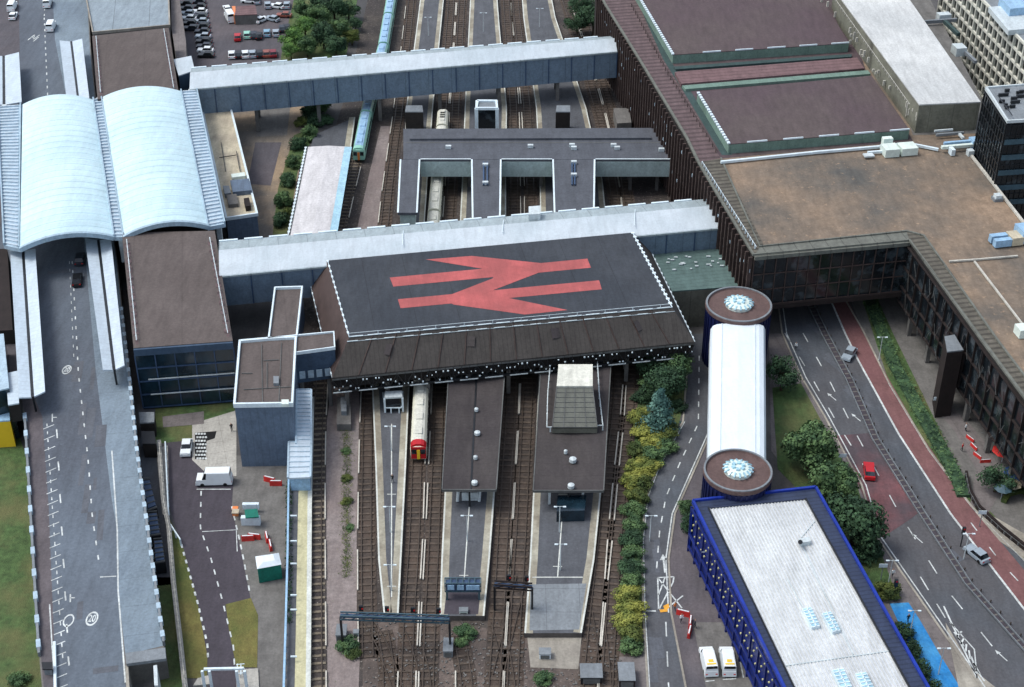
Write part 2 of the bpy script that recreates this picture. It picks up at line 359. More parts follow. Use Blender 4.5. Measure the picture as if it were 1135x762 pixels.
# --- markings
def marks(name, pts, z, w, material='line_white', dash=None):
    m = MB(); w3 = PL(pts, z)
    (m.dashes(w3, w, dash[0], dash[1], z) if dash else m.strip(w3, w, z))
    return m.build(name, material, kind='structure')
SUB = lambda pts, k: [(x+k, y) for x, y in pts]
marks('road_marking', RW, .1, .35)
marks('road_marking', SUB(RL[1:], 5), .1, .2)
marks('road_marking', RR[3:], .1, .25)
m = MB()
m.dashes(PL([(870, 370), (899, 418), (928, 470), (975, 545)], 0), .2, 3, 5, .1)
m.dashes(PL([(890, 370), (918, 420), (948, 480), (998, 572), (1050, 655), (1110, 730)], 0), .2, 3, 5, .1)
m.dashes(PL([(1076, 580), (1110, 625), (1180, 700)], 0), .2, 2, 4, .1)
m.dashes(PL([(1020, 640), (1060, 706), (1090, 745)], 0), .2, 3, 3, .1)
m.build('road_marking', 'line_white', kind='structure')
# arrows, hatching and worn words on the carriageway
def arrow(m, px, py, ang, z, s=1):
    c = P(px, py, z); ca, sa = math.cos(ang), math.sin(ang)
    for poly in ([(-.15, -2), (.15, -2), (.15, .8), (-.15, .8)], [(-.6, .8), (.6, .8), (0, 2.2)]):
        m.face([V((c.x+s*(ca*x-sa*y), c.y+s*(sa*x+ca*y), z)) for x, y in poly])
m = MB()
for px, py in ((922, 440), (949, 463), (1017, 597), (1110, 727)):
    arrow(m, px, py, R(118-90), .1, .6)
m.build('road_marking', 'line_white', kind='structure')
m = MB()
for k in range(7):
    a = P(1066+k*2.6, 700+k*7, .1); b = P(1060+k*5.2, 706+k*8.2, .1); m.strip([a, b], .25, .1)
m.strip(PL([(1046, 672), (1083, 752)], .1), .25, .1); m.strip(PL([(1053, 690), (1080, 720), (1083, 752)], .1), .2, .1)
m.build('road_marking', 'line_white', kind='structure')
m = MB()   # side road
m.dashes(PL([(775, 395), (774, 470), (753, 515), (738, 552), (731, 590), (727, 640)], 0), .2, 1.6, 2, .1)
m.dashes(PL([(738, 690), (741, 762), (744, 800)], 0), .2, 3, 3, .1)
m.strip(PL(SUB(SR_R[1:7], -3), 0), .2, .1); m.strip(PL(SUB(SR_L[2:], 2), 0), .15, .1)
m.strip(PL([(727, 678), (712, 678)], 0), .3, .1)
for a, b in (((729, 641), (747, 640)), ((747, 640), (746, 646)), ((729, 641), (730, 677)), ((729, 641), (756, 675)), ((746, 646), (730, 677)), ((737, 641), (730, 660)), ((757, 661), (738, 676))):
    m.strip(PL([a, b], 0), .22, .104)
arrow(m, 736, 625, 0, .1, 1)
for x in (776, 797, 818): m.strip(PL([(x, 722), (x+6, 752)], 0), .18, .1)
m.strip(PL([(782, 756), (792, 755)], 0), .18, .1); m.strip(PL([(801, 754), (816, 753)], 0), .18, .1)
m.build('road_marking', 'line_white', kind='structure')
m = MB(); m.face(PL([(735, 672), (741, 669), (742, 674), (737, 677)], .11)); m.face(PL([(731, 676), (740, 675), (740, 678), (732, 679)], .112)); m.build('road_marking', 'line_orange', kind='structure')
m = MB()   # lower road
m.dashes(PL([(223, 545), (222, 586), (234, 620), (247, 668), (259, 718), (260, 740)], 0), .22, 1.2, 1.6, .1)
m.dashes(PL([(201, 604), (219, 668), (230, 715), (231, 740)], 0), .3, .9, 1.0, .1)
m.dashes(PL([(257, 562), (268, 610), (278, 663)], 0), .25, 1.2, 1.2, .1)
m.strip(PL([(218, 543), (256, 543)], 0), .2, .1); m.strip(PL([(224, 590), (262, 588), (263, 612)], 0), .15, .1)
m.build('road_marking', 'line_white', kind='structure')
m = MB(); hz = PL([(216, 480), (240, 478), (238, 486), (229, 489), (228, 510), (216, 509)], .1)   # black and white hatched corner
m.face(hz); m.build('painted_corner', 'rubber', kind='structure')
m = MB()
for j in range(8):
    for i in range(4):
        x, y = 217.5+i*3.1+(j % 2)*1.4, 481+j*3.9
        if x < 229 or y < 486: m.box(tuple(P(x, y, .11)), (.36, .5, .01), .3)
m.build('road_marking', 'line_white', kind='structure')
m = MB(); rr = random.Random(21)      # reinstated trenches and repairs in the road surface
for x, y, w_, l_, a_, z in [(rr.choice((905, 925, 950, 975, 1010, 1050))+rr.uniform(-6, 6), 0, rr.uniform(.6, 1.8), rr.uniform(2, 9), 28, .055) for _ in range(9)]+[(rr.uniform(722, 732), rr.uniform(590, 760), rr.uniform(.6, 1.3), rr.uniform(1.5, 6), 2, .056) for _ in range(5)]:
    if y == 0: y = 350+(x-895)*1.65
    c = P(x, y, z); m.box((c.x, c.y, z+len(m.v)*.0001), (w_, l_, .004), R(a_))
for _ in range(14):
    y = rr.uniform(300, 750); x = 60+(y-300)*.055+rr.uniform(6, 42); c = P(x, y, 6.016); m.box((c.x, c.y, 6.016+_*.0005), (rr.uniform(.5, 1.8), rr.uniform(1.5, 9), .006), R(rr.choice((8, 10, 100))))
m.build('road_repair', 'repair', kind='structure')
# --- median of the dual carriageway: rumble strip with guard rails
g = thing('guard_rail', 'long double guard rail down the middle of the wide road', 'guard rail', P(970, 486))
for dx in (-3.5, 4.0):
    line = PL(SUB(RC, dx), .55); m = MB()
    for a, b in zip(line, line[1:]): m.bar(a, b, .12, .3)
    m.build('rail', 'grey_metal', g)
m = MB()
for a, b in walk(PL(RC, 0), .3, 2.2):
    for s in (-.65, .75):
        n = (b-a).normalized(); n = V((-n.y, n.x, 0)); c = a+n*s; m.box((c.x, c.y, .3), (.15, .15, .6))
m.build('post', 'rail', g, kind='stuff')
m = MB().wall(PL(RC, 0), 1.3, .05, .16); m.build('median', 'asphalt_dark', kind='structure')
m = MB(); 
for a, b in walk(PL(RC, 0), .3, 1.1): m.strip([a, b], 1.2, .164)
m.build('median_paving', 'concrete_dark', kind='structure')
# --- kerbs
for nm, pts, z0 in (('kerb', RL, 0), ('kerb', RR, 0), ('kerb', SR_L, 0), ('kerb', SR_R, 0)):
    MB().wall(PL(pts, 0), .3, z0, .14).build(nm, 'concrete', kind='structure')
# ================================================================== ELEVATED APPROACH ROAD (left)
DL = [(-46, -30), (-40, 60), (-20, 270), (2, 400), (28, 462), (34, 562), (44, 735), (50, 800)]
DR = [(96, -30), (101, 60), (112, 160), (130, 290), (138, 370), (144, 423), (152, 500), (164, 588), (182, 718), (180, 732)]
deck = PL(DL, 6)+PL([(140, 732), (146, 800)][::-1], 6)
vd = MB(); pl = PL(DL, 6)+[P(150, 800, 6), P(141, 728, 6)]+PL(DR[::-1][1:], 6)
vd.prism(pl, 0, 6).build('road_viaduct', 'concrete_dark', kind='structure')
sheet('approach_road', [(x+14 if y < 300 else x+19, y) for x, y in DL[:4]]+[(47, 462), (54, 562), (61, 735), (66, 800)]+[(145, 800), (139, 757), (131, 655), (130, 588), (124, 555), (106, 410), (96, 300), (84, 170), (73, 106), (61, 45), (57, -30)], 6.012, 'asphalt_blue')
sheet('pavement', [(57, -30), (61, 45), (73, 106), (84, 170), (96, 300), (106, 410), (124, 555), (130, 588), (131, 655), (139, 726), (181, 716), (163, 588), (151, 500), (143, 423), (137, 370), (129, 290), (111, 160), (100, 60), (95, -30)], 6.02, 'slab_blue')
sheet('pavement', [(-44, -30), (-38, 60), (-18, 270), (4, 400), (30, 462), (36, 562), (46, 735), (52, 800), (66, 800), (61, 735), (54, 562), (47, 462), (21, 400), (-2, 270), (20, 110), (22, 60), (20, -30)], 6.02, 'asphalt_warm')
m = MB()
for pts, w_, d_ in ((((80, 290), (84, 360), (87, 415), (98, 513), (102, 570), (111, 633)), .22, (1.1, 2.3)), (((49, 20), (53, 110)), .25, (1.5, 2.5)), (((51, -20), (49, 20)), .25, (1.5, 2.5)),
                    (((77, 290), (82, 400)), .12, (1, 2)), (((52, 470), (58, 562), (70, 735)), .16, (.8, 1.4))):
    m.dashes(PL(pts, 6), w_, d_[0], d_[1], 6.03)
m.strip(PL([(124, 500), (130, 588), (131, 655), (139, 757)], 6), .22, 6.034); m.strip(PL([(111, 640), (129, 639)], 6), .2, 6.03)
m.strip(PL([(55, 670), (58, 720), (61, 757)], 6), .18, 6.034)
for k in range(26):      # angled parking ticks
    y = 472+k*12.0; x = 55+k*.62
    m.strip(PL([(x-7, y+4), (x+5, y-1)], 6), .16, 6.03)
    if k % 3 == 1: m.strip(PL([(x+7, y-8), (x+8, y+2)], 6), .22, 6.03)
for x, y in ((58, 463), (78, 663)): m.strip(PL([(x, y), (x+5, y)], 6), .2, 6.03); m.strip(PL([(x, y-4), (x, y+5)], 6), .2, 6.03)
m.build('road_marking', 'line_white', kind='structure')
def txt(body, px, py, z, size, ang=0, material='line_white', sy=1, name='road_marking', root=None, kind='structure'):
    cu = bpy.data.curves.new('txt', 'FONT'); cu.body = body; cu.size = size; cu.align_x = 'CENTER'; cu.align_y = 'CENTER'; cu.extrude = .004; cu.offset = .02
    o = bpy.data.objects.new('tmp', cu); COL.objects.link(o); bpy.context.view_layer.update()
    me = bpy.data.meshes.new_from_object(o); bpy.data.objects.remove(o)
    me.materials.clear(); me.materials.append(MATS[material])
    t = bpy.data.objects.new(name, me); COL.objects.link(t); t.scale = (1, sy, 1); t.rotation_euler = (0, 0, ang)
    p = P(px, py, z)
    if root: t.parent = root; t.location = p-world_loc(root)
    else: t.location = p
    tag(t, kind=kind); return t
for x, y, s in ((74, 410, .85), (102, 686, .9), (76, 688, .8)):
    m = MB(); c = P(x, y, 6.03); n = 28
    ring = lambda r: [V((c.x+r*s*math.cos(t*2*math.pi/n), c.y+r*s*1.7*math.sin(t*2*math.pi/n), 6.03)) for t in range(n)]
    a, b = ring(.95), ring(.72)
    for i in range(n): m.face([a[i], a[(i+1) % n], b[(i+1) % n], b[i]])
    m.build('road_marking', 'line_white', kind='structure')
    if x != 76: txt('20', x, y, 6.034, 1.15*s, sy=1.9)
m = MB(); c = P(37, 42, 6.03)
for a, b in (((-1, -.8), (-.2, 1)), ((-.2, 1), (.3, -.6)), ((.3, -.6), (1.1, .9)), ((-.8, .1), (.2, .1)), ((.6, -1.2), (1.2, .2))):
    m.strip([V((c.x+a[0], c.y+2*a[1], 6.03)), V((c.x+b[0], c.y+2*b[1], 6.03))], .28, 6.03)
m.build('road_marking', 'line_white', kind='structure')
# parapets
def parapet(name, label, cat, pts, z, h, material, w=.35, posts=None, group=None):
    t = thing(name, label, cat, P(*pts[0], z), group)
    MB().wall(PL(pts, z), w, z, z+h).build('wall', material, t)
    if posts:
        m = MB()
        for a, b in walk(PL(pts, z), posts[0], posts[1]): m.wall([a, b], w+.25, z+.1, z+h+posts[2])
        m.build('panel', posts[3], t, kind='stuff')
    return t
parapet('parapet', 'long low parapet with white panels along the outer edge of the grey deck pavement', 'parapet', [(135, 345), (144, 423), (152, 500), (164, 588), (182, 716)], 6, .9, 'grey_metal', posts=(1.2, 1.7, .03, 'gutter'))
parapet('parapet', 'thin pale parapet beside the long grass verge', 'parapet', [(28, 462), (34, 562), (44, 728)], 6, .8, 'grey_metal', posts=(1.6, 3.4, .02, 'gutter'))
parapet('parapet', 'short white rail at the lower end of the parking ticks', 'parapet', [(61, 715), (62, 770)], 6, .7, 'white_trim')
t = thing('stair_shelter', 'small grey stair shelter at the foot of the grey deck pavement', 'shelter', P(160, 735, 0))
MB().prism(PL([(139, 724), (183, 718), (184, 730), (140, 736)], 7.2), 6.7, 7.2).build('roof', 'grey_metal', t)
MB().prism(PL([(170, 738), (174, 737), (175, 760), (171, 760)], 6.6), 0, 6.6).build('column', 'light_metal', t)
MB().prism(PL([(142, 738), (168, 736), (172, 790), (146, 790)], .5), 0, .5).build('step', 'concrete_dark', t)
MB().prism(PL([(139, 738), (142, 738), (145, 790), (141, 790)], 6.6), 0, 6.6).build('wall', 'concrete', t)
t = thing('ramp_hut', 'tiny grey flat topped hut beside the parking ticks', 'hut', P(52, 738, 6))
MB().prism(PL([(46, 734), (58, 734), (58, 742), (47, 742)], 7.5), 7.3, 7.5).build('roof', 'black_metal', t)
MB().prism(PL([(47, 735), (57, 735), (57, 741), (48, 741)], 7.3), 6, 7.3).build('wall', 'grey_metal', t)
# ================================================================== TRACKS
def smooth(pts, step=6):
    w3 = PL(pts, 0); out = []
    for i in range(len(w3)-1):
        p0 = w3[max(0, i-1)]; p1 = w3[i]; p2 = w3[i+1]; p3 = w3[min(len(w3)-1, i+2)]; n = max(2, int((p2-p1).length/step))
        for k in range(n):
            t = k/n; out.append(.5*((2*p1)+(p2-p0)*t+(2*p0-5*p1+4*p2-p3)*t*t+(3*p1-p0-3*p2+p3)*t*t*t))
    return out+[w3[-1]]
TRK = [
 [(351, 800), (351, 700), (351, 600), (352, 500), (355, 430), (363, 340), (374, 270), (385, 220), (396, 175), (408, 115), (424, 55), (436, -20)],
 [(408, 730), (407, 690), (406, 600), (407, 500), (409, 430), (415, 340), (424, 270), (430, 215), (436, 170), (444, 110), (453, 30), (458, -20)],
 [(428, 800), (431, 770), (430, 735), (424, 700)], [(516, 800), (518, 770), (514, 735), (508, 705)],
 [(449, 800), (451, 740), (455, 660), (459, 600), (462, 520), (466, 440), (473, 340), (479, 270), (484, 210), (491, 120), (499, 20), (501, -20)],
 [(474, 800), (475, 740), (478, 660), (481, 600), (484, 520), (487, 440), (491, 340), (496, 270), (500, 210), (505, 120), (511, 20), (513, -20)],
 [(546, 800), (549, 740), (554, 660), (557, 600), (562, 520), (567, 440), (569, 340), (570, 270), (570, 210), (569, 120), (562, 20), (560, -20)],
 [(567, 800), (569, 740), (573, 660), (577, 600), (581, 520), (585, 440), (587, 340), (588, 270), (588, 210), (584, 120), (573, 20), (570, -20)],
 [(651, 800), (654, 740), (662, 660), (669, 600), (677, 520), (685, 440), (687, 340), (684, 270), (680, 210), (662, 120), (632, 20), (620, -20)],
 [(672, 800), (674, 740), (678, 680), (683, 600), (690, 520), (698, 440), (702, 340), (700, 270), (694, 210), (676, 120), (645, 20), (634, -20)]]
for i, pts in enumerate(TRK):
    w3 = smooth(pts); L = 'sleeper_light' if i == 0 else 'sleeper'
    o = MB().strip(w3, 3.0, .09).build('railway_track', 'ballast_dark' if i else 'ballast', kind='structure')
    m = MB()
    for a, b in walk(w3, .45, 1.05): m.wall([a, b], 2.6, .1, .2)
    m.build('sleepers', L, o)
    m = MB()
    for a in ribbon(w3, 1.5): m.wall(a, .16, .2, .36)
    m.build('rails', 'rail', o)
    a, _ = ribbon(w3, 2.7) if i % 2 else ribbon(w3, 2.7)[::-1]
    m = MB()
    for p, q in walk(a, 9, 5): m.wall([p, q], .2, .22, .42)
    m.build('third_rail', 'third_rail', o)
m = MB()      # crossovers beyond the platforms
for pts in ([(408, 690), (425, 720), (449, 790)], [(455, 700), (470, 745), (474, 800)], [(549, 690), (560, 730), (567, 780)], [(578, 640), (566, 690), (552, 750)], [(662, 680), (668, 720), (672, 770)]):
    w3 = smooth(pts)
    for s in (1.5,):
        a, b = ribbon(w3, s); m.wall(a, .14, .24, .37); m.wall(b, .14, .24, .37)
m.build('crossover_rails', 'rail', kind='structure')
# ================================================================== PLATFORMS
def platform(label, L, Rr, z=1.0, edge=(1.25, 1.25), top='platform_top', group='island platforms of the station', trim='track_edge', name='station_platform'):
    t = thing(name, label, 'platform', P(*L[0], 0), group)
    l3, r3 = PL(L, z), PL(Rr, z)
    MB().prism(l3+r3[::-1], 0, z).build('body', 'platform_side', t)
    m = MB().face(at_z(l3+r3[::-1], z+.006)).build('surface', top, t)
    for k, (side, other) in enumerate(((l3, r3), (r3, l3))):
        if edge[k] == 0: continue
        a, b = ribbon(side, edge[k]*2); inner = a if (cen(a)-cen(other)).length < (cen(b)-cen(other)).length else b
        m = MB()
        for i in range(len(side)-1): m.face([V((*p.xy, z+.014)) for p in (side[i], inner[i], inner[i+1], side[i+1])])
        m.build('edge_paving', trim, t)
        m = MB().strip([lerp(p, q, .12) for p, q in zip(side, inner)], .25, z+.02); m.build('edge_line', 'strip_white', t)
    return t
pa = platform('narrow island platform ending at the blue signal gantry', [(425, 680), (419, 620), (416, 520), (412, 425), (430, 340), (444, 260), (447, 200), (450, 120), (463, 20), (468, -20)], [(442, 680), (445, 620), (450, 520), (454, 425), (462, 340), (470, 260), (474, 200), (480, 120), (490, 20), (494, -20)])
pb = platform('middle island platform with one brown canopy and a blue lattice box at its end', [(487, 683), (489, 620), (493, 540), (497, 425), (504, 340), (509, 260), (512, 200), (515, 120), (520, 20), (522, -20)], [(537, 683), (543, 620), (549, 540), (558, 425), (560, 340), (561, 260), (561, 200), (562, 120), (553, 20), (550, -20)])
pc = platform('widest island platform with the glazed lantern over its brown canopy', [(581, 702), (587, 620), (591, 540), (597, 425), (599, 340), (599, 260), (598, 200), (594, 120), (580, 20), (577, -20)], [(645, 702), (659, 620), (667, 540), (676, 425), (676, 340), (674, 260), (668, 200), (650, 120), (616, 20), (608, -20)])
MB().face(PL([(588, 648), (650, 647), (642, 698), (587, 699)], 1.016)).build('ramp_surface', 'slab_grey', pc)
MB().face(PL([(495, 654), (533, 654), (530, 681), (492, 681)], 1.016)).build('ramp_surface', 'asphalt_dark', pb)
pd = platform('side platform with a broad cream and white edge beside the left hand track', [(317, 800), (318, 700), (321, 560), (326, 440)], [(343, 800), (344, 700), (345, 560), (348, 440)], edge=(0, 2.1), trim='strip_yellow', name='side_platform', group=None)
MB().strip(PL([(341.2, 800), (342.2, 700), (343.2, 560), (346.2, 440)], 1.03), .7, 1.03).build('coping', 'strip_white', pd)
pe = platform('short side platform under the pinkish canopy', [(318, 300), (324, 258), (342, 172), (348, 150)], [(362, 300), (374, 258), (388, 172), (394, 130)], edge=(0, 1.5), name='side_platform', group=None)
for t, pts in ((pa, [(434, 662), (434, 560), (434, 470)]), (pb, [(514, 650), (520, 562)]), (pc, [(618, 640), (624, 560)])):
    m = MB().strip(PL(pts, 1.03), .18, 1.03)
    for x, y in pts[:2]: m.strip(PL([(x-5, y-12), (x+5, y-12)], 1.03), .15, 1.034)
    m.build('painted_line', 'strip_white', t)
m = MB(); 
for (x0, x1, y) in ((590, 646, 640), ): m.strip(PL([(x0, y), (x1, y)], 1.04), .2, 1.04)
m.build('end_line', 'strip_white', pc)
def lamp_post(px, py, z, label, used, proto=[None]):
    if proto[0] is None:
        t = thing('lamp_post', '', 'lamp post', (0, 0, 0))
        MB().tube((0, 0, 0), (0, 0, 5.2), .1, .06).build('pole', 'light_metal', t)
        MB().bar((-.7, 0, 5.2), (.7, 0, 5.2), .06).build('arm', 'light_metal', t)
        for s in (-1, 1): MB().box((s*.7, 0, 5.15), (.5, .25, .12)).build('lamp_head', 'white_trim', t)
        proto[0] = t
    spawn(proto[0], used, P(px, py, z), 0, label, 'lamp posts')
LP = [(434, 500, 1, 'lamp post on the narrow platform nearest the train'), (433, 590, 1, 'lamp post halfway down the narrow platform'), (434, 655, 1, 'lamp post at the tip of the narrow platform'),
      (518, 600, 1, 'lamp post on the platform between canopy and lattice box'), (620, 590, 1, 'lamp post on the widest platform beyond the canopy'), (621, 632, 1, 'lamp post at the end line of the widest platform'),
      (475, 40, 1, 'lamp post on the far end of the narrow platform'), (536, 35, 1, 'lamp post on the far end of the middle platform'), (598, 30, 1, 'lamp post on the far end of the widest platform'),
      (1068, 620, 0, 'lamp post beside the silver car on the red lane'), (984, 650, 0, 'lamp post on the pavement above the blue surface'), (1008, 706, 0, 'lamp post standing on the upper blue surface'), (1040, 748, 0, 'lamp post on the lower blue surface'),
      (720, 600, 0, 'lamp post at the bend of the side road'), (782, 640, 0, 'lamp post in front of the blue building'), (974, 400, 0, 'lamp post between the red lane and the hedge')]
for i, (x, y, z, l) in enumerate(LP): lamp_post(x, y, z, l, i)
# ================================================================== BUILDINGS
def block(name, label, cat, top, z1, roof, wall, z0=0, rim=None, rim_h=.6, rim_w=.5, group=None, roof_name='roof'):
    """building from its roof outline: walls, roof, optional parapet rim"""
    q = PL(top, z1); t = thing(name, label, cat, V((*cen(q).xy, z0)), group)
    MB().prism(q, z0, z1-.25).build('wall', wall, t)
    MB().prism(q, z1-.25, z1).build(roof_name, roof, t)
    if rim: MB().wall(q+[q[0], lerp(q[0], q[1], .01)], rim_w, z1-.3, z1+rim_h).build('parapet', rim, t)
    return t, q
def railing(root, pts, z, h=1.1, gap=2.0, material='white_trim', w=.16, name='railing', post=.22):
    q = PL(pts, z) if not isinstance(pts[0], V) else at_z(pts, z)
    m = MB()
    for a, b in walk(q, .01, gap-.01): m.box((a.x, a.y, z+h/2), (post, post, h))
    for a, b in zip(q, q[1:]): m.bar(a+V((0, 0, h)), b+V((0, 0, h)), w)
    return m.build(name, material, root)
# ---- footbridges
def footbridge(label, front, back, zt, zb, ridge_at=.62, ridge=.9):
    f = PL(front, zt); k = PL(back, zt); t = thing('covered_footbridge', label, 'footbridge', V((*cen(f).xy, zb)))
    fl, fr, bl, br = f[0], f[-1], k[0], k[-1]
    rl, rr = lerp(fl, bl, ridge_at), lerp(fr, br, ridge_at); up = V((0, 0, ridge)); th = V((0, 0, .25))
    MB().prism([fl, fr, br, bl], zb, zt-.3).build('wall', 'bridge_wall', t)
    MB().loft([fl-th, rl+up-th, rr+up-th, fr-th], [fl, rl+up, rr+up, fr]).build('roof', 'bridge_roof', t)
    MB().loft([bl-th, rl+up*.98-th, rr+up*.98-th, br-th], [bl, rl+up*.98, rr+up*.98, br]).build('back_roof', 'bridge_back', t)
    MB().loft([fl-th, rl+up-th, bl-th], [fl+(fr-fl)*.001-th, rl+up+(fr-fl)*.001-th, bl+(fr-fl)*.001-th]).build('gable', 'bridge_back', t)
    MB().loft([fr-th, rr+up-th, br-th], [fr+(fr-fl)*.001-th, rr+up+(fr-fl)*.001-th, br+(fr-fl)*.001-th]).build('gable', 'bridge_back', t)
    n = cam_n(fl, fr); m = MB()
    nb = int((fr-fl).length/5.5)
    for i in range(nb+1):
        p = lerp(fl, fr, i/nb)+n*.1; m.box((p.x, p.y, (zb+zt-.5)/2), (.18, .16, zt-zb-.6), R(10))
    m.each('joint_cover', 'steel_blue', t)
    m = MB().bar(fl+n*.15-V((0, 0, .2)), fr+n*.15-V((0, 0, .2)), .3, .35); m.build('gutter', 'bridge_back', t)
    m = MB(); off = V((0, 0, .1))
    for a, b in walk([bl, br], 3.5, 1.2): m.bar(a+off, b+off, .45, .25)
    m.build('eave_trim', 'white_trim', t)
    m = MB()
    for i in range(1, 7):
        for s in (.15, .85):
            p = lerp(lerp(fl, fr, i/7), lerp(bl, br, i/7), s); m.box((p.x, p.y, zb/2), (.8, .8, zb))
    m.each('pier', 'concrete_dark', t)
    return t, (fl, fr, bl, br)
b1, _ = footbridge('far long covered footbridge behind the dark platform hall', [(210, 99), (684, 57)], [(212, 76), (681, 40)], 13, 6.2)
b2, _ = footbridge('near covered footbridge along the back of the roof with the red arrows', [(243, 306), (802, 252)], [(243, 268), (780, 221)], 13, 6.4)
for px, py in ((592, 234), ):
    p = P(px, py, 13.2); MB().prism(PL([(586, 238), (599, 237), (599, 228), (586, 229)], 15.2), 12.6, 15.2).build('vent_box', 'light_metal', b2)
m = MB()
for a, b, z in (((558, 244), (557, 258), 14), ((704, 232), (703, 250), 14), ((447, 256), (446, 272), 14)): m.bar(P(*a, z), P(*b, z), .12)
m.each('handrail', 'white_trim', b2)
# ---- the hall with the red arrows
ZR, ZE = 13.4, 8.6
lt = [(363, 289), (701, 258), (745, 341), (387, 374)]; lb = [(341, 303), (716, 268), (770, 379), (368, 419)]
T = PL(lt, ZR); B = PL(lb, ZE)
hall = thing('station_hall', 'dark station hall with the big red double arrow painted on its roof', 'station', V((*cen(T).xy, 0)))
MB().prism(T, ZR-.4, ZR).build('flat_roof', 'logo_roof', hall)
for nm, i, j, mt in (('front_slope', 2, 3, 'slope_front'), ('side_slope', 3, 0, 'slope_left'), ('side_slope', 1, 2, 'slope_front'), ('back_slope', 0, 1, 'slope_front')):
    dn = V((0, 0, -.5)); a, b, c, d = T[i]+V((0, 0, -.01)), T[j]+V((0, 0, -.01)), B[j], B[i]
    MB().loft([a, b, c, d], [a+dn, b+dn, c+dn, d+dn]).build(nm, mt, hall)
n = cam_n(B[3], B[2]); m = MB()      # standing seams on the front slope
for i in range(1, 14):
    m.bar(lerp(T[3], T[2], i/14)+V((0, 0, .04)), lerp(B[3], B[2], i/14)+V((0, 0, .04)), .14, .18)
m.each('seam', 'fin', hall)
m = MB()
for i in (1.6, 4.6, 7.7, 10.8):
    a = lerp(lerp(T[3], T[2], i/12.4), lerp(B[3], B[2], i/12.4), .28)+V((0, 0, .1)); b = lerp(lerp(T[3], T[2], i/12.4), lerp(B[3], B[2], i/12.4), .55)+V((0, 0, .1)); m.bar(a, b, 1.5, .06)
m.each('slope_hatch', 'brown_roof_dark', hall)
# edges with white snow guards
def guards(a, b, step, along, w, name='edge_guard', mt='white_trim', up=.1, h=.3):
    m = MB()
    m.bar(a+V((0, 0, up*.5)), b+V((0, 0, up*.5)), w*.3, .08)
    for p, q in walk([a, b], along, step-along): m.bar(p+V((0, 0, up)), q+V((0, 0, up)), w, h)
    return m.build(name, mt, hall)
guards(T[1], T[2], 1.5, .6, .6, h=.1); guards(T[0], T[3], 1.9, .7, .35, h=.1); guards(T[3], T[2], 3.2, 2.4, .2, h=.12)
guards(lerp(T[3], B[3], .12), lerp(T[2], B[2], .12), 3.2, 1.9, .14, h=.12); guards(B[1], B[2], 1.7, .7, .3, h=.12); guards(B[0], B[3], 2.4, .8, .2, h=.12)
railing(hall, [T[3], T[2]], ZR, .8, 5, w=.06, post=.1)
# fascia, lattice and soffit under the eaves
zf = 5.6
MB().prism([lerp(B[0], B[3], .02), lerp(B[1], B[2], .02), B[2]+n*-.8, B[3]+n*-.8], zf+.3, ZE-.52).build('soffit', 'dark_wall', hall)
m = MB()
A0, A1 = B[3], B[2]; K = 46
for i in range(K):
    a, b = lerp(A0, A1, i/K), lerp(A0, A1, (i+1)/K); lo, hi = V((0, 0, zf-ZE)), V((0, 0, -.6))
    m.bar(a+lo, b+hi, .14) if i % 2 else m.bar(a+hi, b+lo, .14)
    m.bar(a+lo, a+hi, .1)
m.bar(A0+V((0, 0, zf-ZE)), A1+V((0, 0, zf-ZE)), .35); m.build('truss', 'black_metal', hall)
m = MB()
rr = random.Random(3)
for i in range(0, K*2):
    a = lerp(A0, A1, (i+.3+rr.random()*.4)/(2*K))+n*.25; m.box((a.x, a.y, zf+.3+rr.choice((.2, .8, 1.3, 1.9))), (rr.uniform(.1, .28), .2, rr.uniform(.1, .24)), R(10))
m.build('floodlight', 'white_trim', hall, kind='stuff')
guards(A0+V((0, 0, -.55)), A1+V((0, 0, -.55)), 1.4, 1.3, .12, 'fascia_strip', 'mullion'); 
m = MB(); lo = V((0, 0, zf-ZE))
for p, q in walk([A0+lo+n*.3, A1+lo+n*.3], 3.2, 1.2): m.bar(p, q, .16, .14)
m.build('cable_tray', 'light_metal', hall)
m = MB()
for i in range(9):
    for s in (.05, .5, .95):
        a = lerp(lerp(A0, A1, (i+.35)/9), lerp(B[0], B[1], (i+.35)/9), s); m.box((a.x, a.y, 3.2), (.7, .7, 5.6))
m.each('column', 'concrete_dark', hall)
# the red double arrow, one flat painted mark
def mark(pts, dz): return at_z(PL(pts, ZR), ZR+dz)
m = MB()
m.face(mark([(432, 308), (651, 287), (655, 297), (436, 318)], .02))
m.face(mark([(441, 332), (664, 311), (667, 321), (444, 342)], .02))
m.face(mark([(472, 288), (523, 284), (600, 292), (562, 300), (540, 299)], .026))
m.face(mark([(556, 296), (604, 300), (510, 336), (488, 332), (497, 328), (546, 309)], .032))
m.face(mark([(497, 335), (546, 327), (629, 344), (582, 349), (503, 338)], .026))
m.build('double_arrow', 'logo_red', hall)
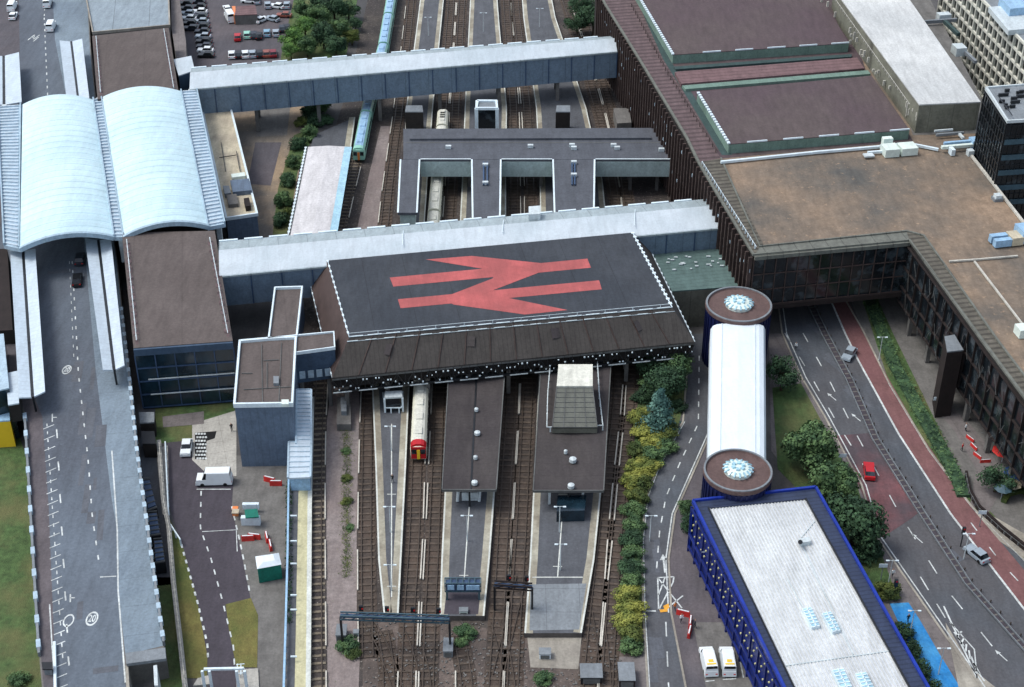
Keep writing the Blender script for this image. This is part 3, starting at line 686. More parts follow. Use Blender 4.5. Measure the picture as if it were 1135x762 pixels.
# ---- dark E-shaped hall between the two footbridges
ZH = 9.0
eh = thing('platform_hall', 'long dark flat roofed hall with three arms spanning the platforms', 'station', V((*P(600, 160, 0).xy, 0)))
band = [(447, 143), (728, 142), (748, 177), (447, 177)]
MB().prism(PL(band, ZH), ZH-.5, ZH).build('roof', 'hall_roof', eh)
MB().prism(PL([(449, 145), (726, 144), (745, 175), (450, 175)], ZH), 5, ZH-.52).build('wall', 'hall_wall', eh)
for x0, x1, xe0, xe1, yb in ((444, 465, 441, 462, 236), (523, 555, 524, 554, 248), (613, 659, 615, 658, 246)):
    MB().prism(PL([(x0, 177.2), (x1, 177.2), (xe1, yb), (xe0, yb)], ZH), ZH-.6, ZH-.02).build('arm_roof', 'hall_roof', eh)
    MB().prism(PL([(x0+2, 177.4), (x1-2, 177.4), (xe1-2, yb-2), (xe0+2, yb-2)], ZH), 5, ZH-.62).build('arm_wall', 'hall_wall', eh)
    for xa, xb in ((x0, xe0), (x1, xe1)): MB().strip(PL([(xa, 177), (xb, yb)], ZH), .35, ZH+.05).build('edge_trim', 'white_trim', eh)
for x0, x1 in ((466, 522), (556, 612), (660, 747)):
    MB().strip(PL([(x0, 176.6), (x1, 176.6)], ZH), .3, ZH+.06).build('edge_trim', 'white_trim', eh)
    a, b = P(x0, 177.2, ZH), P(x1, 177.2, ZH); MB().prism([a, b, b+V((0, .3, 0)), a+V((0, .3, 0))], 4.9, ZH-.55).build('end_wall', 'hall_wall', eh)
MB().strip(PL([(448, 158.5), (736, 158.5)], ZH), .25, ZH+.05).build('ridge_strip', 'mullion', eh)
MB().prism(PL([(454, 150), (720, 149), (722, 153), (454, 154)], ZH+.5), ZH, ZH+.5).build('roof_step', 'hall_roof', eh)
m = MB()
for x, y in ((588, 164), (634, 163), (684, 166), (636, 166), (497, 165), (733, 168), (538, 185), (538, 205), (636, 182), (636, 196), (680, 163)):
    p = P(x, y, ZH); m.box((p.x, p.y, ZH+.4), (1.2, .7, .7))
m.each('roof_vent', 'light_metal', eh)
m = MB()
for x in (536, 540, 634, 637):
    m.bar(P(x, 180, ZH+.3), P(x, 205, ZH+.3), .3, .3)
m.each('pipe', 'steel_blue', eh)
m = MB()
for x in (453, 520, 540, 600, 636, 700, 730):
    for y in (148, 170):
        p = P(x, y, ZH); m.box((p.x, p.y, 2.5), (.7, .7, 5))
for x, y in ((452, 228), (452, 200), (538, 240), (538, 210), (636, 238), (636, 208)):
    p = P(x, y, ZH); m.box((p.x, p.y, 2.5), (.7, .7, 5))
m.each('column', 'concrete_dark', eh)
t, q = block('lift_house', 'white framed glass lift house behind the dark platform hall', 'lift house', [(529, 113), (550, 113), (551, 121), (528, 121)], 8.5, 'grey_metal', 'glass_dark', .9)
m = MB()
for p in q: m.box((p.x, p.y, 4.7), (.8, .8, 7.8))
m.wall(q+[q[0]], .7, 8.3, 8.9); m.each('frame', 'white_trim', t)
block('stair_house', 'small dark stair house with grey top near the end of the far hall', 'stair house', [(450, 117), (468, 117), (469, 124), (449, 124)], 6.5, 'grey_metal', 'dark_wall', 1)
block('stair_house', 'dark stair house on the widest platform just past the far hall', 'stair house', [(617, 117), (632, 117), (632, 124), (616, 124)], 6.5, 'grey_metal', 'dark_wall', 1)
block('equipment_house', 'low beige equipment house near the brown terminal facade', 'hut', [(680, 120), (697, 120), (700, 136), (684, 137)], 3, 'concrete_dark', 'concrete_dark', 0)
# ---- platform canopies
def canopy(label, top, z, roof, group='brown canopies over the platforms', posts=True, dip=.35, fascia='mullion', name='platform_canopy'):
    q = PL(top, z); a, b, c, d = q; t = thing(name, label, 'canopy', V((*cen(q).xy, 1)), group)
    mb_, mc = lerp(a, b, .5)-V((0, 0, dip)), lerp(d, c, .5)-V((0, 0, dip)); th = V((0, 0, .22))
    MB().loft([a-th, mb_-th, mc-th, d-th], [a, mb_, mc, d]).loft([mb_-th, b-th, c-th, mc-th], [mb_, b, c, mc]).build('roof', roof, t)
    m = MB(); u = V((0, 0, -.15))
    for p, r in ((a, d), (b, c), (d, c)): m.bar(p+u, r+u, .18, .45)
    m.build('fascia', fascia, t)
    m = MB(); k = max(2, int((d-a).length/7))
    for i in range(k+1):
        p = lerp(mb_, mc, .02+.96*i/k); m.box((p.x, p.y, (z-dip+1)/2), (.3, .3, z-dip-1.2)); m.bar(lerp(lerp(a, b, .15), lerp(d, c, .15), .02+.96*i/k)-th*2, lerp(lerp(a, b, .85), lerp(d, c, .85), .02+.96*i/k)-th*2, .14, .2)
    m.build('frame', 'black_metal', t)
    return t, q
cb, q = canopy('brown platform canopy between the two pairs of tracks, without a lantern', [(497, 418), (559, 418), (550, 543), (490, 543)], 5, 'brown_roof_dark')
m = MB()
for x, y, s in ((528, 453, .35), (529, 479, .5), (527, 506, .35), (526, 534, .5)): m.lathe(P(x, y, 5.4).xy, [(0, 4.9), (s, 4.9), (s, 5.4), (0, 5.6)], 8)
m.build('roof_vent', 'light_metal', cb)
MB().strip(PL([(528, 420), (522, 542)], 4.7), .3, 4.74).build('gutter', 'black_metal', cb)
m = MB()
for x in (508, 532): m.tube(P(x, 543, 3), P(x-1, 556, 1.2), .25)
for i in range(3): m.box(tuple(P(515+i*6, 549, 2)), (.9, .9, 1.6))
m.each('bench', 'light_metal', cb)
cc, q = canopy('brown platform canopy beneath the glazed lantern', [(599, 415), (677, 405), (669, 544), (591, 544)], 5, 'brown_roof_dark')
m = MB()
for x, y, s in ((635, 509, .6), (633, 538, .55), (627, 500, .3)): m.lathe(P(x, y, 5.4).xy, [(0, 4.9), (s, 4.9), (s, 5.5), (0, 5.7)], 8)
m.build('roof_vent', 'light_metal', cc)
MB().prism(PL([(618, 550), (650, 549), (648, 566), (617, 567)], 3.2), 1, 3.2).build('kiosk', 'glass_teal', cc)
m = MB()
for x in (609, 646): m.box(tuple(P(x, 550, 2.6)), (.4, .4, 3.4))
m.each('end_post', 'light_metal', cc)
# lantern
la = thing('glazed_lantern', 'tall glazed lantern with a white top on the brown canopy', 'lantern', P(636, 440, 5))
zt, zb_ = 10.2, 6.2
A = PL([(619, 404), (657, 404), (657, 428), (617, 428)], zt); Bq = PL([(612, 474), (662, 474)], zb_)
low = [A[3]+V((-.8, 0, zb_-zt)), A[2]+V((.8, 0, zb_-zt))]
MB().prism(A, zt-.8, zt).build('top_slab', 'tile_white', la)
MB().loft([A[3]+V((0, 0, -.4)), A[2]+V((0, 0, -.4)), Bq[1], Bq[0]], [A[3]+V((0, 0, -.6)), A[2]+V((0, 0, -.6)), Bq[1]-V((0, 0, .2)), Bq[0]-V((0, 0, .2))]).build('sloping_glass', 'glass_green', la)
m = MB(); g0, g1, g2, g3 = A[3]+V((0, 0, -.35)), A[2]+V((0, 0, -.35)), Bq[1]+V((0, 0, .05)), Bq[0]+V((0, 0, .05))
for i in range(5): m.bar(lerp(g0, g1, i/4), lerp(g3, g2, i/4), .12)
for j in range(9): m.bar(lerp(g0, g3, j/8), lerp(g1, g2, j/8), .07)
m.build('glazing_bar', 'mullion', la)
MB().loft([A[3]-V((0, 0, .6)), Bq[0]-V((0, 0, .1)), V((Bq[0].x, Bq[0].y, 5)), V((A[3].x, A[3].y, 5))], [A[2]-V((0, 0, .6)), Bq[1]-V((0, 0, .1)), V((Bq[1].x, Bq[1].y, 5)), V((A[2].x, A[2].y, 5))]).build('wall', 'glass_green', la)
MB().prism([A[0], A[1], A[2], A[3]], 5, zt-.82).build('core', 'concrete_wall', la)
railing(la, PL([(610, 405), (607, 440), (606, 478), (668, 476), (664, 440), (662, 405)], 5.3), 5.1, 1.0, 2.2, 'light_metal', .14)
t = thing('stair_enclosure', 'small white framed stair enclosure on the narrow platform under the hall edge', 'enclosure', P(436, 445, 1))
q = PL([(427, 434), (445, 433), (446, 440), (426, 441)], 4.2)
MB().prism(q, 3.9, 4.2).build('roof', 'light_metal', t)
MB().prism([lerp(p, cen(q), .12) for p in q], 1, 3.88).build('wall', 'glass_dark', t)
m = MB()
for p in q: m.box((p.x, p.y, 2.5), (.3, .3, 2.9))
railing(t, PL([(425, 441), (427, 458), (445, 458), (447, 440)], 1), 1.02, 1.1, 1.4); m.build('post', 'white_trim', t)
t = thing('concrete_stump', 'pale open topped concrete box on the gravel strip beneath the hall', 'box', P(380, 462, 0))
MB().prism(PL([(374, 440), (388, 440), (389, 470), (373, 470)], 1.6), 0, 1.5).build('wall', 'concrete_dark', t); MB().prism(PL([(377, 440), (384, 440), (384, 456), (378, 456)], 2.4), 1.5, 2.4).build('riser', 'slab_grey', t)
cw, q = canopy('long pinkish white platform canopy between the far and near footbridges', [(341, 163), (388, 163), (371, 262), (321, 262)], 5.2, 'canopy_pink', group=None, dip=-.3)
MB().strip(PL([(386, 163), (369, 262)], 5.4), 1.6, 5.42).build('glazed_edge', 'glass_sky', cw)
m = MB()
for a, b in walk(PL([(339, 163), (319, 262)], 5.4), .7, .8): m.strip([a, b], .5, 5.42)
m.strip(PL([(339, 163), (319, 262)], 5.4), .2, 5.41); m.build('edge_trim', 'white_trim', cw)
# ---- lattice box and signal gantry
t = thing('lattice_box', 'low blue grey lattice box across the end of the middle platform', 'gantry', P(514, 648, 1))
q = PL([(493, 641), (533, 641), (533, 647), (493, 647)], 4.2)
MB().prism([lerp(p, cen(q), .04) for p in q], 2.6, 4.0).build('panel', 'steel_blue', t)
m = MB()
for i in range(7):
    a, b = lerp(q[3], q[2], i/6), lerp(q[0], q[1], i/6); m.bar(a, b, .14); m.bar(a-V((0, 0, 1.6)), a, .14)
for z in (0, -1.6): m.bar(q[3]+V((0, 0, z)), q[2]+V((0, 0, z)), .16); m.bar(q[0]+V((0, 0, z)), q[1]+V((0, 0, z)), .16)
for p in (lerp(q[3], q[2], .05), lerp(q[3], q[2], .95)): m.box((p.x, p.y, 1.8), (.3, .3, 1.7))
m.build('lattice', 'teal_metal', t)
m = MB()
for i in (1, 2.6, 4.1, 5.2): c = lerp(q[3], q[2], i/6); m.box((c.x, c.y-.12, 3.5), (1.0, .1, .9))
m.each('sign_panel', 'unit_blue', t)
def gantry(label, a, b, z, mt='teal_metal', group=None, heads=4):
    pa_, pb_ = P(*a, z), P(*b, z); t = thing('signal_gantry', label, 'gantry', V((*lerp(pa_, pb_, .5).xy, 0)), group); m = MB(); up = V((0, 0, .7)); bk = V((0, .8, 0))
    for o in (V((0, 0, 0)), up, bk, up+bk): m.bar(pa_+o, pb_+o, .18)
    k = int((pb_-pa_).length/1.4)
    for i in range(k):
        c, d = lerp(pa_, pb_, i/k), lerp(pa_, pb_, (i+1)/k); m.bar(c, d+up, .09); m.bar(c+up, d+up+bk, .09)
    m.build('beam', mt, t)
    MB().prism([pa_+V((0, .1, 0)), pb_+V((0, .1, 0)), pb_+bk-V((0, .1, 0)), pa_+bk-V((0, .1, 0))], z+.25, z+.5).build('walkway', 'steel_blue', t)
    for p in (pa_, pb_): MB().box((p.x, p.y+.5, z/2), (.3, .5, z)).build('leg', 'black_metal', t)
    for i in range(heads):
        p = lerp(pa_, pb_, (i+.8)/heads*.95); MB().box((p.x, p.y+1.2, z+1.2), (.6, .3, .9)).build('signal_head', 'black_metal', t)
        MB().box((p.x+.2, p.y+1.03, z+1.2), (.25, .08, .25)).build('signal_lamp', 'lamp_red', t)
    return t
gantry('teal signal gantry reaching from the pink gravel to the middle platform', (377, 687), (498, 691), 5.8)
gantry('rusty dark signal gantry over the paired tracks beside the widest platform', (548, 652), (590, 655), 5.0, 'dark_brown', heads=2)
# ---- left: brown roofed blocks and the twin vaulted canopy
s1, q1 = block('brown_roofed_building', 'brown flat roofed building with a dark glass front south of the twin vaults', 'building', [(135, 258), (238, 256), (258, 378), (148, 386)], 13, 'brown_roof', 'dark_wall', 0)
a, b = q1[3], q1[2]; facade(s1, a, b, .5, 11.6, 5, 4, .18, .25, 'glass_teal', 'steel_blue')
n = cam_n(a, b); MB().prism([a+n*.05, b+n*.05, b+n*.5, a+n*.5], 11.6, 12.9).build('fascia', 'navy_wall', s1)
m = MB()
for z, s_, e_ in ((6.6, .1, .98), (3.4, .1, .98)): m.bar(lerp(a, b, s_)+n*.5+V((0, 0, z-13)), lerp(a, b, e_)+n*.5+V((0, 0, z-13)), .16)
m.each('handrail', 'light_metal', s1)
c, d = q1[1], q1[2]; facade(s1, c, d, .5, 12.2, 14, 4, .16, .2, 'glass_dark', 'mullion')
for k, (u, v) in enumerate((((141, 270), (152, 382)), ((233, 268), (253, 374)))):
    m = MB()
    for p_, q_ in walk(PL([u, v], 13), 1.5, 1.6): m.strip([p_, q_], 1.0, 13.02)
    m.strip(PL([u, v], 13), .5, 13.01); m.build('roof_walkway', 'purple_rib', s1); railing(s1, PL([u, v], 13), 13, .9, 2.6, 'light_metal', .12)
s2, q2 = block('brown_roofed_building', 'brown flat roofed building behind the twin vaults by the car park', 'building', [(102, 40), (187, 31), (198, 103), (108, 110)], 13, 'brown_roof', 'dark_wall', 0)
for u, v in (((107, 44), (112, 106)), ((182, 36), (193, 101))):
    m = MB()
    for p_, q_ in walk(PL([u, v], 13), 1.5, 1.6): m.strip([p_, q_], .9, 13.02)
    m.strip(PL([u, v], 13), .5, 13.01); m.build('roof_walkway', 'purple_rib', s2); railing(s2, PL([u, v], 13), 13, .9, 2.6, 'light_metal', .12)
block('low_annexe', 'pale grey flat roofed annexe beyond the small brown roof', 'building', [(92, -20), (186, -30), (188, 29), (103, 37)], 9, 'annexe_roof', 'concrete_dark', 0, rim='concrete', rim_h=.4)
block('low_annexe', 'narrow weathered annexe at the edge of the car park', 'building', [(189, -20), (196, -20), (206, 45), (207, 72), (197, 74), (190, 31)], 7, 'pave', 'concrete_dark', 0)
t, _ = block('low_annexe', 'white roofed lobby at the head of the far footbridge', 'building', [(192, 66), (212, 62), (216, 78), (198, 84)], 12.2, 'bridge_roof', 'navy_wall', 0)
sv = thing('twin_vault_canopy', 'pair of pale blue barrel vaulted roofs spanning the approach road', 'canopy', V((*P(120, 190, 0).xy, 0)))
def vault(fl, fr, bl, br, z, rise, name='vault'):
    a, b, c, d = P(*fl, z), P(*fr, z), P(*bl, z), P(*br, z); n_ = 20
    fl3, bl3 = a, c
    arc = lambda u, v, dz=0: [lerp(u, v, i/n_)+V((0, 0, rise*4*(i/n_)*(1-i/n_)+dz)) for i in range(n_+1)]
    f, k = arc(a, b), arc(c, d); f2, k2 = arc(a, b, -.5), arc(c, d, -.5)
    MB().loft(f+f2[::-1], k+k2[::-1]).build(name, 'vault', sv)
    nn = cam_n(a, b); m = MB()
    for i in range(n_): m.bar(f[i]+nn*.2-V((0, 0, .3)), f[i+1]+nn*.2-V((0, 0, .3)), .7, .9)
    m.build('end_rib', 'vault_edge', sv)
    m = MB()
    for j in range(1, 24):
        u = [lerp(p, q, j/24) for p, q in zip(f, k)]
        top = [x+V((0, 0, .04)) for x in u]; e = (fl3-bl3)*.0011
        m.loft(top+[x-V((0, 0, .1)) for x in u][::-1], [x+e for x in top]+[x+e-V((0, 0, .1)) for x in u][::-1])
    m.each('rib', 'vault', sv)
vault((22, 275), (126, 262), (25, 116), (104, 111), 12.6, 1.9)
vault((137, 262), (231, 250), (113, 108), (200, 101), 12.9, 1.9)
for pts, z in (([(4, 272), (22, 276), (24, 116), (-4, 118)], 12.2), ([(126, 263), (137, 263), (113, 109), (103, 110)], 12.5), ([(230, 252), (250, 248), (219, 100), (200, 101)], 12.6)):
    q = PL(pts, z); MB().prism(q, z-.8, z).build('gutter', 'gutter', sv)
    m = MB()
    for i in range(42):
        u, v = lerp(q[0], q[3], (i+.5)/42), lerp(q[1], q[2], (i+.5)/42); m.bar(lerp(u, v, .12)+V((0, 0, .15)), lerp(u, v, .88)+V((0, 0, .15)), .35, .3)
    m.build('gutter_louvre', 'canopy_white', sv, kind='stuff')
    m = MB()
    for s_ in (.04, .96): m.bar(lerp(q[0], q[1], s_)+V((0, 0, .3)), lerp(q[3], q[2], s_)+V((0, 0, .3)), .3, .5)
    m.build('gutter_edge', 'vault_edge', sv)
m = MB()
for x, y in ((10, 270), (132, 262), (241, 249), (3, 118), (108, 110), (210, 101), (7, 195), (120, 187), (225, 175)):
    p = P(x, y, 12.2); z0 = 6 if x < 15 or 100 < x < 140 else 0; m.box((p.x, p.y+1, (z0+12)/2), (.9, .9, 12-z0))
m.each('column', 'light_metal', sv)
q = PL([(138, 255), (232, 244), (203, 106), (116, 112)], 12.3); MB().prism(q, 0, 12.1).build('hall_wall', 'dark_wall', sv)
# road canopies in pairs of strips
def strip_canopy(label, pts, z=10.2):
    a, b, c, d = PL(pts, z); t = thing('road_canopy', label, 'canopy', V((*cen([a, b, c, d]).xy, 6)), 'white strip canopies along the approach road')
    th = V((0, 0, .25)); r = V((0, 0, .5))
    for s0, s1 in ((0, .46), (.54, 1)):
        u0, u1, v1, v0 = lerp(a, b, s0), lerp(a, b, s1), lerp(d, c, s1), lerp(d, c, s0)
        lo, hi = (V((0, 0, 0)), -r) if s0 == 0 else (-r, V((0, 0, 0)))
        MB().loft([u0+lo-th, u1+hi-th, v1+hi-th, v0+lo-th], [u0+lo, u1+hi, v1+hi, v0+lo]).build('roof_strip', 'canopy_white', t)
    m = MB().bar(lerp(a, b, .5)-r*1.2, lerp(d, c, .5)-r*1.2, .5, .3); m.build('gutter', 'black_metal', t)
    m = MB(); k = max(2, int((d-a).length/8))
    for i in range(k+1):
        p = lerp(lerp(a, b, .5), lerp(d, c, .5), .02+.96*i/k); m.box((p.x, p.y, (z+5.5)/2), (.3, .3, z-6.3))
    m.build('post', 'black_metal', t)
strip_canopy('long strip canopy on the kerb beside the brown roofed building', [(94, 264), (123, 264), (138, 405), (114, 410)])
strip_canopy('strip canopy on the far kerb running out from under the left vault', [(11, 276), (39, 276), (50, 434), (21, 441)])
strip_canopy('short strip canopy beyond the vaults beside the small brown roof', [(66, 45), (91, 43), (99, 109), (74, 111)])
strip_canopy('short strip canopy beyond the vaults at the outer kerb', [(-14, 62), (21, 58), (24, 113), (-16, 115)])
block('low_canopy', 'small white canopy tucked beside the long strip canopy end', 'canopy', [(6, 414), (20, 411), (21, 447), (9, 449)], 9.6, 'canopy_white', 'dark_wall', 6)
block('glass_lobby', 'narrow pale blue glass lobby behind the outer strip canopy', 'building', [(-20, 372), (4, 370), (10, 430), (-14, 436)], 10.5, 'gutter', 'glass_teal', 0)
block('outer_shed', 'dark brown shed roof beside the outer strip canopy', 'building', [(-30, 276), (8, 276), (14, 366), (-24, 368)], 9, 'dark_brown', 'dark_wall', 0)
t, q = block('yellow_hoarding', 'yellow sided box beside the grass verge', 'container', [(-20, 434), (9, 434), (11, 466), (-20, 468)], 5.6, 'unit_blue', 'paint_yellow', 0)
# ---- beige roofed building and blue grey wall
t, q = block('beige_roofed_building', 'narrow beige roofed building with white rim beside the right vault', 'building', [(225, 125), (256, 122), (285, 238), (251, 243)], 6.6, 'beige_roof', 'block_wall', 0, rim='white_trim', rim_h=.4, rim_w=.6)
for pts, z, mt in (([(255, 200), (276, 198), (279, 211), (258, 213)], 7.6, 'block_wall'), ([(247, 206), (254, 206), (256, 214), (249, 215)], 7.6, 'grey_metal'), ([(251, 216), (262, 215), (264, 226), (253, 227)], 7.4, 'concrete_dark'), ([(270, 220), (276, 219), (278, 228), (272, 229)], 7.8, 'dark_brown'), ([(256, 193), (271, 191), (272, 195), (257, 197)], 7.4, 'unit_white')):
    MB().prism(PL(pts, z), 6.6, z).build('roof_unit', mt, t)
m = MB()
for a, b in (((245, 158), (250, 190)), ((243, 175), (262, 172)), ((262, 168), (266, 190))): m.bar(P(*a, 7), P(*b, 7), .15)
m.each('pipe', 'black_metal', t)
# ---- grey block group left of the tracks
gb, q = block('stair_block', 'blue grey clad block with a brown flat roof beside the service yard', 'building', [(266, 380), (300, 377), (328, 376), (324, 449), (260, 450)], 12.6, 'brown_roof', 'block_wall', 0, rim='white_trim', rim_h=.5, rim_w=.5)
m = MB()
for a, b in (((292, 400), (309, 399)), ((296, 402), (296, 430)), ((270, 432), (322, 429)), ((290, 382), (291, 447)), ((268, 414), (280, 414)), ((312, 380), (309, 447))): m.bar(P(*a, 12.7), P(*b, 12.7), .12)
m.each('roof_seam', 'mullion', gb)
MB().prism(PL([(303, 417), (309, 417), (309, 425), (303, 425)], 13.2), 12.6, 13.2).build('roof_box', 'grey_metal', gb)
MB().prism(PL([(312, 443), (320, 443), (320, 448), (312, 448)], 13.2), 12.6, 13.2).build('roof_box', 'unit_white', gb)
ga, _ = block('link_corridor', 'narrow brown roofed corridor running from the near footbridge to the stair block', 'building', [(305, 321), (335, 320), (329, 374), (298, 377)], 12.6, 'brown_roof', 'navy_wall', 6, rim='white_trim', rim_h=.5, rim_w=.4)
gl, _ = block('link_corridor', 'short navy sided link with small windows joining the station hall', 'building', [(329, 373), (370, 369), (371, 386), (327, 392)], 12.6, 'brown_roof', 'navy_wall', 6.4, rim='white_trim', rim_h=.3, rim_w=.3)
a, b = P(328, 391, 12.6), P(366, 387, 12.6); n = cam_n(a, b); m = MB()
for i in range(4):
    p = lerp(a, b, (i+.5)/4)+n*.25; m.box((p.x, p.y, 8), (1.0, .12, 1.5), R(10))
m.each('window', 'gutter', gl)
m = MB()
for s_ in (.1, .9): p = lerp(a, b, s_)-n*1; m.box((p.x, p.y, 3.2), (.6, .6, 6.4))
m.each('pier', 'concrete_dark', gl)
sc = thing('stair_canopy', 'pale blue sloping stair canopy beside the grey clad block', 'canopy', P(335, 480, 0))
for pts, z0, z1, k in (([(329, 432), (345, 432), (345, 492), (328, 492)], 9.5, 5.6, 14), ([(320, 490), (345, 490), (344, 529), (319, 530)], 5.6, 4.8, 7)):
    a, b = PL(pts[:2], z0); d, c = P(*pts[3], z1), P(*pts[2], z1); d0 = V((0, 0, -.3))
    MB().loft([a, b, c, d], [a+d0, b+d0, c+d0, d+d0]).build('roof', 'canopy_white', sc)
    m = MB()
    for i in range(k): m.bar(lerp(a, d, i/k)+V((0, 0, .08)), lerp(b, c, i/k)+V((0, 0, .08)), .14, .12)
    m.bar(a, d, .3, .3); m.bar(b, c, .3, .3); m.each('rib', 'gutter', sc)
MB().prism(PL([(330, 436), (344, 436), (343, 528), (321, 528), (322, 496), (329, 494)], 4), .2, 4).build('wall', 'unit_blue', sc)
# green grey shed between hall and terminal
gs, q = block('corrugated_shed', 'green grey corrugated roof between the station hall and the brown terminal', 'building', [(722, 281), (808, 275), (838, 316), (745, 323)], 8.4, 'corrugated_green', 'concrete_wall', 0)
m = MB()
for i in range(26): x = 734+rr.random()*78; y = 284+rr.random()*16; m.box(tuple(P(x+(y-284)*.5, y, 8.6)), (.3+rr.random()*.5, .3, .2))
m.each('roof_fitting', 'light_metal', gs)
# ---- drums and tube
def drum(label, px, py, rpx, z, zb=0):
    c = P(px, py, z); r = rpx/1135*2*math.tan(math.atan(567.5/F))*((c-V((0, 0, H))).dot(V((0, math.cos(TH), -math.sin(TH)))))
    t = thing('round_tower', label, 'tower', V((c.x, c.y, 0)), 'round towers at the ends of the white tube')
    MB().lathe(c, [(0, 0), (r*.96, 0), (r*.96, z-.9), (0, z-.9)], 48).build('wall', 'drum_wall', t)
    MB().lathe(c, [(0, z-.9), (r*.98, z-.9), (r, z-.7), (r, z-.1), (r*.93, z-.1), (r*.9, z-.35), (0, z-.3)], 56).build('roof', 'drum_roof', t)
    MB().lathe(c, [(r*.985, z-.12), (r*.985, z+.06), (r*.93, z+.06), (r*.93, z-.12)], 56).build('rim', 'grey_metal', t)
    MB().lathe(c, [(0, z-.35), (r*.4, z-.35), (r*.4, z+.35), (r*.32, z+.5), (0, z+.7)], 20).build('fan_housing', 'unit_white', t)
    m = MB()
    for i in range(16):
        a = i*math.pi/8; m.bar((c.x+r*.3*math.cos(a), c.y+r*.3*math.sin(a), z+.62), (c.x+r*.44*math.cos(a), c.y+r*.44*math.sin(a), z+.2), .22, .3)
    for i in range(6): a = i*math.pi/3+.3; m.box((c.x+r*.15*math.cos(a), c.y+r*.15*math.sin(a), z+.75), (.5, .5, .3), a)
    m.build('fan_blade', 'glass_sky', t)
    m = MB()
    for i in range(40): a = i*math.pi/20; m.box((c.x+r*.97*math.cos(a), c.y+r*.97*math.sin(a), (z-1)/2), (.2, .25, z-1.2), a)
    m.each('cladding_rib', 'drum_wall', t)
    return c, r
c1, r1 = drum('round navy tower with brown cap at the terminal end of the white tube', 819, 337, 37, 12)
c2, r2 = drum('round navy tower with brown cap beside the blue rimmed building', 818, 521, 38.5, 12)
t = thing('white_tube', 'smooth white covered walkway tube between the two round towers', 'walkway', V((*lerp(c1, c2, .5).xy, 0)))
zt = 11.2; a, b = P(788, 359, zt), P(849, 359, zt); d, c = P(785, 506, zt), P(850, 506, zt); a0, b0 = P(789, 352, zt), P(848, 352, zt)
prof = [(0, -4.6), (0, -1.2), (.04, -.45), (.12, -.1), (.22, 0), (.5, .12), (.78, 0), (.88, -.1), (.96, -.45), (1, -1.2), (1, -4.6)]
sec = lambda u, v: [lerp(u, v, s_)+V((0, 0, h_)) for s_, h_ in prof]
MB().loft(sec(a, b), sec(d, c)).build('shell', 'tube_white', t)
m = MB()
for s_ in (.2, .8): m.bar(lerp(a, b, s_)+V((0, 0, .05)), lerp(d, c, s_)+V((0, 0, .05)), .12, .1)
m.each('seam', 'white_trim', t)
for k in (.1, .5, .9):
    p = lerp(lerp(a, b, .5), lerp(d, c, .5), k); MB().box((p.x, p.y, 3.2), (1.2, 1.2, 6.4)).build('pier', 'concrete_dark', t)
# ---- blue rimmed building
zb = 10
bl = [P(x, y, zb) for x, y in ((768, 556), (904, 541), (1028, 762), (860, 744))]
A_, B_ = bl[0], bl[1]; dirL = (bl[3]-A_); dirR = (bl[2]-B_); Lq = [A_, B_, B_+dirR*1.45, A_+dirL*1.65]
bb = thing('blue_rimmed_building', 'ribbed white roof inside a bright blue parapet beside the white tube', 'building', V((*cen(Lq).xy, 0)))
MB().prism([lerp(p, cen(Lq), .02) for p in Lq], 0, zb-.6).build('wall', 'blue_wall', bb)
ip = [(785, 563), (893, 553), (1008, 762)]
I0, I1, I2 = [P(x, y, zb) for x, y in ip]; I3 = P(880, 762, zb); iq = [I0, I1, I1+(I2-I1)*1.45, I0+(I3-I0)*1.5]
MB().prism(iq, zb-.6, zb-.3).build('roof', 'ribbed_white', bb)
m = MB()
for i in range(4): m.prism([Lq[i], Lq[(i+1) % 4], iq[(i+1) % 4], iq[i]], zb-.58, zb)
m.build('parapet', 'blue_top', bb)
m = MB()
for i, (u, v) in enumerate(((A_, B_), (B_, Lq[2]), (A_, Lq[3]))):
    m.bar(u+V((0, 0, .05)), v+V((0, 0, .05)), .38, .6)
m.each('parapet_edge', 'blue_frame', bb)
m = MB()
for u, v in ((iq[0], iq[3]), (iq[1], iq[2])): m.bar(u+V((0, 0, .06)), v+V((0, 0, .06)), .2, .2)
m.each('inner_trim', 'black_metal', bb)
n = cam_n(A_, Lq[3]); m = MB(); m2 = MB(); Ln = (Lq[3]-A_).length; ang = math.atan2(dirL.y, dirL.x)
for i in range(int(Ln/1.5)):
    p = lerp(A_, Lq[3], (i+.5)*1.5/Ln)+n*.05
    for j, z in enumerate((7.8, 6.3, 4.8)):
        q_ = p+dirL.normalized()*(.5*(j % 2)); m.box((q_.x, q_.y, z), (.24, .2, .22), ang)
for i in range(int(Ln/3)+1):
    p = lerp(A_, Lq[3], min(1, i*3/Ln))+n*.12; m2.box((p.x, p.y, 4.5), (.2, .3, 9), ang)
for z in (8.7, 3.6, 1.2): m2.bar(V((A_.x, A_.y, z))+n*.15, V((Lq[3].x, Lq[3].y, z))+n*.15, .3, .35)
m.build('porthole', 'window_light', bb, kind='stuff'); m2.build('frame', 'blue_wall', bb)
n2 = cam_n(A_, B_)
facade(bb, A_, B_, 1, 8.5, 9, 3, .2, .2, 'glass_dark', 'blue_frame')
